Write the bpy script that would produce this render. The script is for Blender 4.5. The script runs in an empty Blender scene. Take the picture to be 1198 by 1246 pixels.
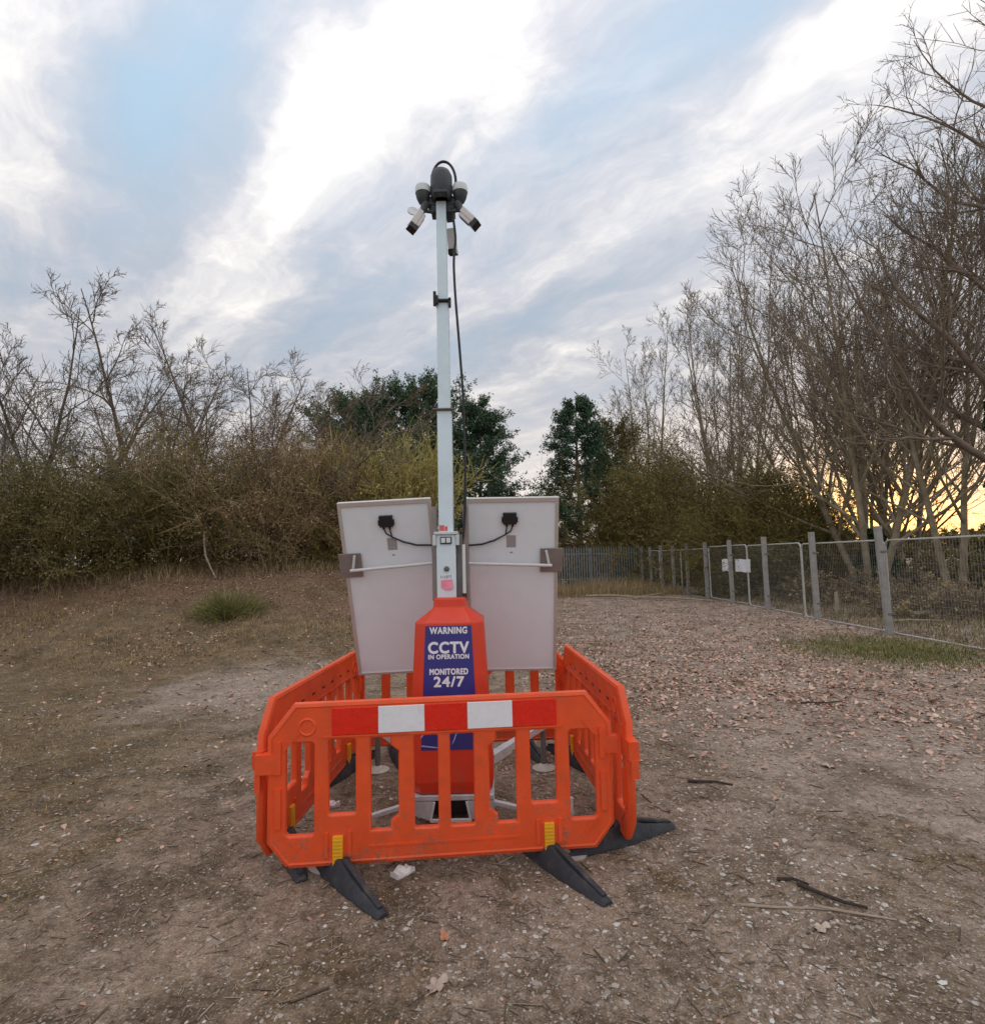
import bpy, bmesh, math, random
import numpy as np
from mathutils import Vector, Matrix

random.seed(7)
S = bpy.context.scene
C = S.collection
PI = math.pi

# ------------------------------------------------------------------ camera
F_PX, IMG_W = 690.0, 1198.0
CAM_H = 1.8
PITCH, ROLL = math.atan(57 / 690), math.radians(1.3)
fwd = Vector((0, math.cos(PITCH), math.sin(PITCH)))
u0 = Vector((0, -math.sin(PITCH), math.cos(PITCH)))
r0 = Vector((1, 0, 0))
rgt = r0 * math.cos(ROLL) - u0 * math.sin(ROLL)
upv = u0 * math.cos(ROLL) + r0 * math.sin(ROLL)
cd = bpy.data.cameras.new('camera')
cd.sensor_fit = 'HORIZONTAL'
cd.sensor_width = 36
cd.lens = 36 * F_PX / IMG_W
cd.clip_start = 0.05
cd.clip_end = 2000
cam = bpy.data.objects.new('camera', cd)
C.objects.link(cam)
M = Matrix.Identity(4)
for i in range(3):
    M[i][0], M[i][1], M[i][2] = rgt[i], upv[i], -fwd[i]
M[0][3], M[1][3], M[2][3] = 0, 0, CAM_H
cam.matrix_world = M
S.camera = cam

# ------------------------------------------------------------------ sky, sun, exposure
SUN_AZ, SUN_EL = math.radians(34), math.radians(4)
sun_dir = Vector((math.sin(SUN_AZ) * math.cos(SUN_EL), math.cos(SUN_AZ) * math.cos(SUN_EL), math.sin(SUN_EL)))
S.view_settings.view_transform = 'Standard'
S.view_settings.look = 'None'
S.view_settings.gamma = 1
S.view_settings.use_curve_mapping = False
S.view_settings.exposure = 1.6
CLOUD_GAIN = 0.80

W = bpy.data.worlds.new('World')
S.world = W
W.use_nodes = True
wt = W.node_tree
wt.nodes.clear()


def NN(nt, t, **kw):
    n = nt.nodes.new(t)
    for k, v in kw.items():
        setattr(n, k, v)
    return n


class G:
    """tiny helper to chain shader math nodes"""

    def __init__(self, nt):
        self.nt = nt

    def sock(self, node, i, v):
        if isinstance(v, bpy.types.NodeSocket):
            self.nt.links.new(v, node.inputs[i])
        else:
            node.inputs[i].default_value = v

    def m(self, op, a, b=0.0, c=None, clamp=False):
        n = NN(self.nt, 'ShaderNodeMath', operation=op, use_clamp=clamp)
        self.sock(n, 0, a)
        self.sock(n, 1, b)
        if c is not None:
            self.sock(n, 2, c)
        return n.outputs[0]

    def v(self, op, a, b=(0, 0, 0), out=0):
        n = NN(self.nt, 'ShaderNodeVectorMath', operation=op)
        self.sock(n, 0, a)
        if op == 'SCALE':
            self.sock(n, 3, b)
        else:
            self.sock(n, 1, b)
        return n.outputs[out]

    def comb(self, x, y, z=0.0):
        n = NN(self.nt, 'ShaderNodeCombineXYZ')
        for i, q in enumerate((x, y, z)):
            self.sock(n, i, q)
        return n.outputs[0]

    def sep(self, v):
        n = NN(self.nt, 'ShaderNodeSeparateXYZ')
        self.sock(n, 0, v)
        return n.outputs

    def noise(self, vec, scale, detail=4, rough=0.55, color=False, dist=0.0):
        n = NN(self.nt, 'ShaderNodeTexNoise')
        if vec is not None:
            self.sock(n, 'Vector', vec)
        n.inputs['Scale'].default_value = scale
        n.inputs['Detail'].default_value = detail
        n.inputs['Roughness'].default_value = rough
        n.inputs['Distortion'].default_value = dist
        return n.outputs['Color' if color else 0]

    def ramp(self, f, stops, interp='LINEAR'):
        n = NN(self.nt, 'ShaderNodeValToRGB')
        self.sock(n, 0, f)
        cr = n.color_ramp
        cr.interpolation = interp
        while len(cr.elements) < len(stops):
            cr.elements.new(0.5)
        for e, (p, c) in zip(cr.elements, stops):
            e.position = p
            e.color = (*c, 1)
        return n.outputs[0]

    def mix(self, f, a, b, blend='MIX'):
        n = NN(self.nt, 'ShaderNodeMix', data_type='RGBA', blend_type=blend)
        self.sock(n, 0, f)
        for i, q in ((6, a), (7, b)):
            if not isinstance(q, bpy.types.NodeSocket):
                q = (*q, 1) if len(q) == 3 else q
            self.sock(n, i, q)
        return n.outputs[2]

    def mr(self, v, a, b, c=0.0, d=1.0, smooth=True):
        n = NN(self.nt, 'ShaderNodeMapRange', interpolation_type='SMOOTHSTEP' if smooth else 'LINEAR')
        self.sock(n, 0, v)
        for i, q in enumerate((a, b, c, d)):
            n.inputs[i + 1].default_value = q
        return n.outputs[0]


def build_sky():
    g = G(wt)
    tc = NN(wt, 'ShaderNodeTexCoord')
    d = g.v('NORMALIZE', tc.outputs['Generated'])
    x, y, z = g.sep(d)
    zc = g.m('MAXIMUM', z, 0.0)
    k = g.m('ADD', zc, 0.12)
    px, py = g.m('DIVIDE', x, k), g.m('DIVIDE', y, k)
    uu = g.m('MULTIPLY', g.m('SUBTRACT', py, px), 0.7071)
    vv = g.m('MULTIPLY', g.m('ADD', px, py), 0.7071)
    p = g.comb(uu, vv)
    warp = g.v('SUBTRACT', g.noise(p, 2.3, 4, 0.55, color=True), (0.5, 0.5, 0.5))
    pw = g.v('ADD', p, g.v('MULTIPLY', warp, (0.42, 0.26, 0)))
    streak = g.noise(g.v('MULTIPLY', g.v('ADD', pw, (3.1, 1.7, 0)), (1.0, 1.9, 1)), 1.5, 9, 0.60)
    fine = g.noise(g.v('MULTIPLY', g.v('ADD', pw, (9.2, 4.4, 0)), (2.6, 4.4, 1)), 2.4, 8, 0.62)

    def lobes(lst):
        tot = None
        for (a, b, sa, sb, w) in lst:
            q = g.v('MULTIPLY', g.v('SUBTRACT', pw, (a, b, 0)), (1 / sa, 1 / sb, 0))
            ln = g.v('LENGTH', q, out=1)
            r = g.mr(ln, 0.0, 2.0, w, 0.0)
            tot = r if tot is None else g.m('ADD', tot, r)
        return tot

    cl = lobes([(0.76, 0.54, 0.30, 0.085, 0.52), (1.12, 0.48, 0.26, 0.08, 0.26), (1.15, 0.04, 0.42, 0.10, 0.32),
                (1.02, 0.31, 0.40, 0.10, -0.22), (0.42, 0.88, 0.34, 0.10, -0.20), (0.08, 1.10, 0.40, 0.11, 0.24),
                (0.60, 1.24, 0.26, 0.07, 0.24), (0.95, 1.33, 0.35, 0.10, -0.20), (1.38, 1.42, 0.32, 0.12, -0.22),
                (1.62, 0.90, 0.40, 0.14, -0.20), (1.35, 0.62, 0.4, 0.10, 0.12),
                # bright breaks added overhead and behind the camera, out of view, for more light
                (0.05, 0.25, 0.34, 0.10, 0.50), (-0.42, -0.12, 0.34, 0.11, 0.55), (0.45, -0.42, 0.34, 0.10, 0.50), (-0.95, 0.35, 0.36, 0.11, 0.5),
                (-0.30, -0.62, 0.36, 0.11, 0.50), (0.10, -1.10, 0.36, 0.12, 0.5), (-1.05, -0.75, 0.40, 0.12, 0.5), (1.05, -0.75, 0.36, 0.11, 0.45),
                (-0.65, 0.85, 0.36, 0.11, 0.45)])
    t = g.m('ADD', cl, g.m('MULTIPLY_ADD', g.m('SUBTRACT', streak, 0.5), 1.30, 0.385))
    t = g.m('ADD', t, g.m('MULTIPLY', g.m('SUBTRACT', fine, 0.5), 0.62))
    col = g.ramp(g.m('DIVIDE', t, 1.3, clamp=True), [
        (0.00, (0.195, 0.222, 0.262)), (0.18, (0.235, 0.250, 0.285)), (0.32, (0.29, 0.294, 0.318)),
        (0.46, (0.385, 0.375, 0.375)), (0.60, (0.49, 0.472, 0.452)), (0.78, (0.82, 0.80, 0.77)), (1.0, (2.7, 2.65, 2.6))])
    bl = g.m('ADD', lobes([(1.02, 0.29, 0.32, 0.08, 0.80), (0.44, 0.86, 0.36, 0.09, 0.6), (1.38, 1.42, 0.4, 0.13, 0.15), (1.62, 0.9, 0.4, 0.14, 0.20)]),
             g.m('MULTIPLY', g.m('SUBTRACT', streak, 0.50), -1.5), clamp=True)
    col = g.mix(g.m('MULTIPLY', bl, 0.75), col, (0.19, 0.272, 0.35))
    col = g.v('SCALE', col, g.m('MULTIPLY_ADD', z, 0.80, 0.62))
    # warm dusk light low down
    lo = g.mr(z, 0.0, 0.36, 0.62, 0.0)
    warm = g.mix(g.m('MULTIPLY', lo, 1.0), col, (0.50, 0.44, 0.415))
    sd = g.v('DOT_PRODUCT', d, tuple(sun_dir), out=1)
    sd = g.m('MAXIMUM', sd, 0.0)
    wide = g.m('POWER', sd, 80.0)
    lowband = g.mr(z, 0.02, 0.15, 1.0, 0.0)
    warm = g.mix(g.m('MULTIPLY', g.m('MULTIPLY', wide, lowband), 0.95), warm, (0.85, 0.40, 0.12))
    core = g.m('POWER', sd, 260.0)
    warm = g.mix(1.0, warm, g.v('SCALE', g.comb(1.0, 0.55, 0.14), g.m('MULTIPLY', core, 0.8)), 'ADD')
    clouds = g.v('SCALE', warm, CLOUD_GAIN * 10)          # the Background strength below is 0.1
    sky = NN(wt, 'ShaderNodeTexSky', sky_type='NISHITA')
    sky.sun_disc = False
    sky.sun_elevation = SUN_EL
    sky.sun_rotation = SUN_AZ
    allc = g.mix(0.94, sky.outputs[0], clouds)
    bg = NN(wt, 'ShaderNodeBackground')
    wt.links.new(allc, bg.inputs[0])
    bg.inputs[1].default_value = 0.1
    out = NN(wt, 'ShaderNodeOutputWorld')
    wt.links.new(bg.outputs[0], out.inputs[0])


build_sky()
W.cycles.sampling_method = 'MANUAL'
W.cycles.sample_map_resolution = 512

sl = bpy.data.lights.new('sun', 'SUN')
sl.energy = 0.6
sl.angle = math.radians(14)
sl.color = (1.0, 0.80, 0.55)
so = bpy.data.objects.new('sun', sl)
so.rotation_euler = Vector(-sun_dir).to_track_quat('-Z', 'Y').to_euler()
C.objects.link(so)

# ------------------------------------------------------------------ materials


def mat(name, col, rough=0.6, metal=0.0, var=0.0, vscale=8.0, bump=0.0, bscale=60.0, dirt=None, dirt_amt=0.0, spec=0.5):
    m = bpy.data.materials.new(name)
    m.use_nodes = True
    nt = m.node_tree
    b = nt.nodes['Principled BSDF']
    g = G(nt)
    b.inputs['Roughness'].default_value = rough
    b.inputs['Metallic'].default_value = metal
    b.inputs['Specular IOR Level'].default_value = spec
    pos = NN(nt, 'ShaderNodeTexCoord').outputs['Object']
    c = None
    if var:
        n = g.noise(pos, vscale, 5, 0.6)
        lo = tuple(max(0, q * (1 - var)) for q in col)
        hi = tuple(min(1, q * (1 + var)) for q in col)
        c = g.ramp(n, [(0.3, lo), (0.7, hi)])
    if dirt:
        n2 = g.noise(pos, vscale * 0.7, 7, 0.7)
        f = g.m('MULTIPLY', g.mr(n2, 0.48, 0.72), dirt_amt)
        c = g.mix(f, c if c is not None else col, dirt)
    if c is not None:
        nt.links.new(c, b.inputs['Base Color'])
    else:
        b.inputs['Base Color'].default_value = (*col, 1)
    if var or dirt:
        nt.links.new(g.mr(g.noise(pos, vscale * 2.5, 4, 0.6), 0.3, 0.7, max(0, rough - 0.1), min(1, rough + 0.12)), b.inputs['Roughness'])
    if bump:
        bn = NN(nt, 'ShaderNodeBump')
        bn.inputs['Strength'].default_value = bump
        bn.inputs['Distance'].default_value = 0.01
        nt.links.new(g.noise(pos, bscale, 6, 0.65), bn.inputs['Height'])
        nt.links.new(bn.outputs[0], b.inputs['Normal'])
    return m


def leafmat(name, cols, rough=0.6, trans=0.0):
    """foliage, twigs or litter: every loose piece picks its own tone"""
    m = bpy.data.materials.new(name)
    m.use_nodes = True
    nt = m.node_tree
    b = nt.nodes['Principled BSDF']
    g = G(nt)
    geo = NN(nt, 'ShaderNodeNewGeometry')
    oi = NN(nt, 'ShaderNodeObjectInfo')
    big = g.noise(geo.outputs['Position'], 0.9, 3, 0.6)
    f = g.m('ADD', g.m('MULTIPLY', geo.outputs['Random Per Island'], 0.7), g.m('MULTIPLY', g.m('SUBTRACT', big, 0.35), 0.9), clamp=True)
    n = len(cols)
    c = g.ramp(f, [(i / (n - 1), q) for i, q in enumerate(cols)])
    nt.links.new(c, b.inputs['Base Color'])
    b.inputs['Roughness'].default_value = rough
    b.inputs['Specular IOR Level'].default_value = 0.25
    return m


MT = dict(
    orange=mat('orange_plastic', (0.86, 0.095, 0.020), 0.42, var=0.10, vscale=5, bump=0.12, bscale=300, dirt=(0.33, 0.10, 0.05), dirt_amt=0.35),
    red_strip=mat('red_reflective', (0.80, 0.022, 0.008), 0.3, var=0.06, vscale=20),
    white_strip=mat('white_reflective', (0.86, 0.87, 0.92), 0.3, var=0.03, vscale=14, dirt=(0.6, 0.58, 0.55), dirt_amt=0.25),
    rubber=mat('black_rubber', (0.030, 0.033, 0.042), 0.62, var=0.3, vscale=14, bump=0.4, bscale=120, dirt=(0.13, 0.11, 0.095), dirt_amt=0.55),
    yellow=mat('yellow_plastic', (0.86, 0.42, 0.015), 0.45, var=0.08, dirt=(0.4, 0.22, 0.05), dirt_amt=0.35),
    red_body=mat('red_body_paint', (0.70, 0.050, 0.016), 0.40, var=0.07, vscale=4, bump=0.08, bscale=180, dirt=(0.30, 0.07, 0.045), dirt_amt=0.3),
    blue=mat('blue_sticker', (0.035, 0.036, 0.235), 0.38, var=0.06, vscale=6),
    white_print=mat('white_print', (0.84, 0.85, 0.90), 0.45),
    pale_print=mat('pale_blue_print', (0.35, 0.48, 0.80), 0.45),
    pink_print=mat('coral_print', (0.70, 0.12, 0.13), 0.5),
    galv=mat('galvanised_steel', (0.62, 0.67, 0.69), 0.45, metal=0.35, var=0.13, vscale=9, bump=0.08, bscale=90, dirt=(0.42, 0.43, 0.43), dirt_amt=0.4),
    mast=mat('bright_mast_aluminium', (0.69, 0.84, 0.92), 0.42, metal=0.15, var=0.05, vscale=5, dirt=(0.55, 0.64, 0.67), dirt_amt=0.35),
    frame_steel=mat('weathered_zinc', (0.46, 0.47, 0.47), 0.55, metal=0.2, var=0.15, vscale=12, dirt=(0.25, 0.22, 0.2), dirt_amt=0.4),
    dark_steel=mat('dull_dark_steel', (0.17, 0.165, 0.16), 0.6, metal=0.2, var=0.2, vscale=10),
    brown_plate=mat('bracket_plate', (0.27, 0.235, 0.225), 0.55, metal=0.2, var=0.12, vscale=10),
    back_sheet=mat('panel_back_sheet', (0.83, 0.92, 1.0), 0.5, var=0.025, vscale=3, dirt=(0.72, 0.77, 0.86), dirt_amt=0.4),
    alu=mat('anodised_frame', (0.60, 0.57, 0.54), 0.4, metal=0.3, var=0.06),
    cells=mat('solar_cells', (0.01, 0.012, 0.03), 0.12),
    grey_print=mat('grey_label_print', (0.36, 0.35, 0.37), 0.6, var=0.12, vscale=90),
    black=mat('black_plastic', (0.017, 0.018, 0.020), 0.45, var=0.2, vscale=14),
    head=mat('charcoal_casing', (0.045, 0.055, 0.062), 0.5, var=0.12, vscale=9),
    cap=mat('white_camera_cap', (0.68, 0.74, 0.75), 0.4, var=0.04),
    camera_white=mat('off_white_camera_shell', (0.70, 0.69, 0.68), 0.42, var=0.04),
    lens=mat('dark_lens', (0.015, 0.012, 0.014), 0.1),
    pink=mat('pink_note', (0.86, 0.27, 0.38), 0.7, var=0.1, vscale=40),
    post=mat('grey_fence_post', (0.315, 0.31, 0.295), 0.7, var=0.22, vscale=5, bump=0.25, bscale=50, dirt=(0.17, 0.15, 0.12), dirt_amt=0.5),
    fence_tube=mat('galvanised_fence_tube', (0.50, 0.50, 0.48), 0.5, metal=0.3, var=0.15, vscale=7),
    wire=mat('dull_fence_wire', (0.32, 0.32, 0.30), 0.6, metal=0.3),
    palisade=mat('grey_green_palisade_steel', (0.27, 0.295, 0.285), 0.6, metal=0.1, var=0.2, vscale=4),
    banner=mat('white_banner', (0.78, 0.80, 0.84), 0.5, var=0.04),
    packet=mat('crumpled_packet', (0.78, 0.72, 0.72), 0.5, var=0.1, vscale=30),
    foot=mat('pale_foot_plate', (0.47, 0.43, 0.39), 0.6, var=0.2, vscale=16),
    bark=mat('bark_grey_brown', (0.30, 0.25, 0.17), 0.85, var=0.38, vscale=2.2, bump=0.5, bscale=18, dirt=(0.10, 0.105, 0.05), dirt_amt=0.5),
    bark_dark=mat('bark_dark_damp', (0.18, 0.145, 0.11), 0.85, var=0.3, vscale=2.0),
    bark_red=mat('bark_reddish', (0.125, 0.080, 0.060), 0.85, var=0.3, vscale=1.5),
    bark_pale=mat('dead_pale_wood', (0.34, 0.27, 0.20), 0.85, var=0.25, vscale=6),
    stick=mat('dark_rotten_stick', (0.045, 0.032, 0.025), 0.9, var=0.3, vscale=20),
)


def wear(m, mud=(0.20, 0.145, 0.10), scuff=(0.86, 0.33, 0.20)):
    nt = m.node_tree
    b = nt.nodes['Principled BSDF']
    g = G(nt)
    pos = NN(nt, 'ShaderNodeTexCoord').outputs['Object']
    z = g.sep(pos)[2]
    src = b.inputs['Base Color'].links[0].from_socket
    n = g.noise(pos, 26, 7, 0.75)
    n2 = g.noise(pos, 5, 5, 0.6)
    f = g.m('MULTIPLY', g.mr(n, 0.50, 0.62), g.m('MULTIPLY', g.mr(z, 0.62, 0.10), g.mr(n2, 0.35, 0.65)))
    c = g.mix(g.m('MULTIPLY', f, 0.85), src, mud)
    st = g.noise(g.v('MULTIPLY', pos, (5, 5, 60)), 2.2, 5, 0.7)
    c = g.mix(g.m('MULTIPLY', g.mr(st, 0.62, 0.70), g.m('MULTIPLY', g.mr(n2, 0.45, 0.6), 0.40)), c, scuff)
    nt.links.new(c, b.inputs['Base Color'])


wear(MT['orange'])
wear(MT['red_body'], scuff=(0.75, 0.20, 0.14))
wear(MT['white_strip'], scuff=(0.55, 0.50, 0.48))
LM = dict(
    conifer=leafmat('conifer_foliage', [(0.029, 0.062, 0.043), (0.054, 0.106, 0.065), (0.09, 0.154, 0.087), (0.145, 0.209, 0.109)]),
    holm=leafmat('evergreen_foliage', [(0.033, 0.065, 0.033), (0.06, 0.109, 0.055), (0.093, 0.159, 0.08), (0.159, 0.225, 0.112)]),
    olive=leafmat('olive_thicket', [(0.167, 0.137, 0.043), (0.22, 0.178, 0.058), (0.273, 0.216, 0.074), (0.331, 0.261, 0.101)]),
    dome=leafmat('dark_olive_thicket', [(0.103, 0.09, 0.025), (0.144, 0.123, 0.036), (0.192, 0.16, 0.048), (0.246, 0.19, 0.062)]),
    brown=leafmat('brown_thicket', [(0.215, 0.16, 0.089), (0.293, 0.221, 0.11), (0.358, 0.274, 0.149), (0.437, 0.326, 0.19)]),
    russet=leafmat('russet_thicket', [(0.225, 0.128, 0.076), (0.338, 0.193, 0.112), (0.468, 0.279, 0.164), (0.564, 0.374, 0.225)]),
    hedge=leafmat('hedge_thicket', [(0.088, 0.08, 0.028), (0.143, 0.125, 0.044), (0.206, 0.173, 0.066), (0.286, 0.226, 0.102)]),
    greyhedge=leafmat('grey_thicket', [(0.14, 0.132, 0.109), (0.19, 0.176, 0.144), (0.247, 0.226, 0.191), (0.312, 0.292, 0.248)]),
    broom=leafmat('yellow_green_stems', [(0.269, 0.237, 0.069), (0.389, 0.336, 0.105), (0.51, 0.443, 0.156), (0.574, 0.51, 0.244)]),
    ivy=leafmat('ivy_leaves', [(0.018, 0.042, 0.021), (0.038, 0.075, 0.036), (0.06, 0.105, 0.048)]),
    litter=leafmat('leaf_litter', [(0.27, 0.143, 0.102), (0.428, 0.246, 0.177), (0.601, 0.383, 0.292), (0.7, 0.561, 0.448)]),
    stones=leafmat('gravel_stones', [(0.163, 0.131, 0.106), (0.275, 0.225, 0.188), (0.4, 0.35, 0.306), (0.7, 0.7, 0.663)]),
    straw=leafmat('dry_grass_blades', [(0.172, 0.111, 0.047), (0.278, 0.186, 0.08), (0.392, 0.275, 0.134), (0.54, 0.386, 0.214)]),
    grass=leafmat('green_grass_blades', [(0.074, 0.09, 0.024), (0.133, 0.144, 0.041), (0.207, 0.199, 0.065), (0.316, 0.261, 0.117)]),
    chips=leafmat('woody_fragments', [(0.07, 0.05, 0.035), (0.15, 0.11, 0.08), (0.30, 0.24, 0.18), (0.50, 0.43, 0.35)]),
)

# ------------------------------------------------------------------ object helpers


def link(o, parent=None):
    C.objects.link(o)
    if parent is not None:
        o.parent = parent
    return o


def thing(name, label, cat, loc=(0, 0, 0), rz=0.0, group=None):
    o = bpy.data.objects.new(name, None)
    o.empty_display_size = 0.1
    link(o)
    o.location = loc
    o.rotation_euler = (0, 0, rz)
    tag(o, label, cat, group)
    return o


def tag(o, label=None, cat=None, group=None, kind=None):
    for k, v in (('label', label), ('category', cat), ('group', group), ('kind', kind)):
        if v:
            o[k] = v
    return o


def mesh_np(name, verts, faces_list, material, parent=None, smooth=False):
    """verts (N,3) array; faces_list = list of (n,k) int arrays"""
    me = bpy.data.meshes.new(name)
    verts = np.asarray(verts, dtype=np.float32)
    me.vertices.add(len(verts))
    me.vertices.foreach_set('co', verts.ravel())
    faces_list = [np.asarray(f, dtype=np.int32) for f in faces_list if len(f)]
    nl = sum(f.size for f in faces_list)
    nf = sum(len(f) for f in faces_list)
    me.loops.add(nl)
    me.loops.foreach_set('vertex_index', np.concatenate([f.ravel() for f in faces_list]))
    me.polygons.add(nf)
    tot = np.concatenate([np.full(len(f), f.shape[1], np.int32) for f in faces_list])
    st = np.concatenate([[0], np.cumsum(tot)[:-1]]).astype(np.int32)
    me.polygons.foreach_set('loop_start', st)
    me.polygons.foreach_set('loop_total', tot)
    if smooth:
        me.polygons.foreach_set('use_smooth', np.ones(nf, dtype=bool))
    me.update(calc_edges=True)
    me.materials.append(material)
    return link(bpy.data.objects.new(name, me), parent)


class MB:
    def __init__(self):
        self.v, self.f = [], []

    def add(self, vs, fs):
        o = len(self.v)
        self.v += [tuple(q) for q in vs]
        self.f += [tuple(i + o for i in f) for f in fs]
        return self

    def box(self, lo, hi, mtx=None):
        (a, b, c), (d, e, f) = lo, hi
        vs = [(a, b, c), (d, b, c), (d, e, c), (a, e, c), (a, b, f), (d, b, f), (d, e, f), (a, e, f)]
        if mtx is not None:
            vs = [mtx @ Vector(q) for q in vs]
        return self.add(vs, [(0, 3, 2, 1), (4, 5, 6, 7), (0, 1, 5, 4), (1, 2, 6, 5), (2, 3, 7, 6), (3, 0, 4, 7)])

    def loft(self, rings, cap=True):
        """rings: list of equal-length closed loops, bottom to top, counter-clockwise seen from above"""
        n = len(rings[0])
        vs = [q for r in rings for q in r]
        fs = []
        for k in range(len(rings) - 1):
            for i in range(n):
                j = (i + 1) % n
                fs.append((k * n + i, k * n + j, (k + 1) * n + j, (k + 1) * n + i))
        if cap:
            fs.append(tuple(range(n - 1, -1, -1)))
            fs.append(tuple((len(rings) - 1) * n + i for i in range(n)))
        return self.add(vs, fs)

    def tube(self, pts, r, n=8, cap=True):
        pts = [Vector(p) for p in pts]
        rs = r if isinstance(r, (list, tuple)) else [r] * len(pts)
        rings = []
        t0 = (pts[1] - pts[0]).normalized()
        ref = Vector((0, 0, 1)) if abs(t0.z) < 0.9 else Vector((1, 0, 0))
        u = t0.cross(ref).normalized()
        for i, p in enumerate(pts):
            if i == 0:
                t = pts[1] - pts[0]
            elif i == len(pts) - 1:
                t = pts[-1] - pts[-2]
            else:
                t = (pts[i + 1] - pts[i]).normalized() + (pts[i] - pts[i - 1]).normalized()
            t.normalize()
            u = (u - t * u.dot(t)).normalized()
            w = t.cross(u)
            rings.append([p + (u * math.cos(2 * PI * k / n) + w * math.sin(2 * PI * k / n)) * rs[i] for k in range(n)])
        return self.loft(rings, cap)

    def lathe(self, prof, n=20, mtx=None):
        """prof: (r, z) pairs from bottom to top"""
        rings = []
        for r, z in prof:
            ring = [Vector((r * math.cos(2 * PI * k / n), r * math.sin(2 * PI * k / n), z)) for k in range(n)]
            if mtx is not None:
                ring = [mtx @ q for q in ring]
            rings.append(ring)
        return self.loft(rings)

    def build(self, name, material, parent=None, smooth=False, bevel=0.0, seg=2):
        me = bpy.data.meshes.new(name)
        me.from_pydata(self.v, [], self.f)
        me.update()
        bm = bmesh.new()
        bm.from_mesh(me)
        bmesh.ops.recalc_face_normals(bm, faces=bm.faces)
        bm.to_mesh(me)
        bm.free()
        me.materials.append(material)
        o = link(bpy.data.objects.new(name, me), parent)
        if smooth:
            for p in me.polygons:
                p.use_smooth = True
            me.set_sharp_from_angle(angle=math.radians(40))
        if bevel:
            b = o.modifiers.new('bevel', 'BEVEL')
            b.width = bevel
            b.segments = seg
            b.limit_method = 'ANGLE'
            b.angle_limit = math.radians(35)
            b.harden_normals = False
        return o


def bar(mb, a, b, w, h=None):
    """square bar from a to b"""
    h = h or w
    a, b = Vector(a), Vector(b)
    t = (b - a).normalized()
    ref = Vector((0, 0, 1)) if abs(t.z) < 0.95 else Vector((0, 1, 0))
    u = t.cross(ref).normalized()
    v = u.cross(t)
    rings = [[p + u * (sx * w / 2) + v * (sy * h / 2) for sx, sy in ((-1, -1), (1, -1), (1, 1), (-1, 1))] for p in (a, b)]
    return mb.loft(rings)


def dup(root, loc, rz, label, group=None):
    r = root.copy()
    C.objects.link(r)
    r.location = loc
    r.rotation_euler = (0, 0, rz)
    r['label'] = label
    if group:
        r['group'] = group
    for ch in list(root.children):
        c = ch.copy()
        C.objects.link(c)
        c.parent = r
        for gch in list(ch.children):
            d = gch.copy()
            C.objects.link(d)
            d.parent = c
    return r


# ------------------------------------------------------------------ ground


def sstep(a, b, x):
    t = np.clip((x - a) / (b - a), 0, 1)
    return t * t * (3 - 2 * t)


def lump(x, y, s, seed):
    r = np.random.RandomState(seed)
    tot = 0
    for k in range(7):
        a = r.uniform(0, 2 * PI)
        f = s * r.uniform(0.6, 1.8)
        tot = tot + np.sin(x * f * np.cos(a) + y * f * np.sin(a) + r.uniform(0, 6.3))
    return tot / 7


def height(x, y):
    x = np.asarray(x, float)
    y = np.asarray(y, float)
    bank = 1.62 * sstep(9.6, 17.5, y + 0.25 * lump(x, y, 0.9, 4) * 3) * sstep(0.2, -5.5, x + lump(x, y, 0.8, 5) * 0.8)
    flat = sstep(3.0, 9.0, np.hypot(x + 0.3, y - 4.3))
    rough = (0.055 * lump(x, y, 0.55, 1) + 0.03 * lump(x, y, 1.9, 2)) * flat
    far = 0.03 * lump(x, y, 5.0, 3) * sstep(8, 14, np.hypot(x, y)) * sstep(80, 40, np.hypot(x, y))
    micro = 0.0035 * lump(x, y, 14.0, 6) + 0.0025 * lump(x, y, 31.0, 8)
    return bank + rough + far + micro


def hz(x, y):
    return float(height(x, y))


def axis(lo_, hi_, d0, c0, c1, grow):
    """spacing d0 between c0 and c1, growing outside"""
    a = list(np.arange(c0, c1, d0))
    s = d0
    q = a[-1]
    while q < hi_:
        s *= grow
        q += s
        a.append(q)
    s = d0
    q = c0
    while q > lo_:
        s *= grow
        q -= s
        a.insert(0, q)
    return np.array(a)


gx = axis(-420, 420, 0.085, -5.0, 6.0, 1.05)
gy = axis(-300, 600, 0.085, 1.6, 8.0, 1.042)
GX, GY = np.meshgrid(gx, gy)
GZ = height(GX, GY)
nx, ny = len(gx), len(gy)
idx = np.arange(nx * ny).reshape(ny, nx)
quads = np.stack([idx[:-1, :-1], idx[:-1, 1:], idx[1:, 1:], idx[1:, :-1]], -1).reshape(-1, 4)


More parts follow.
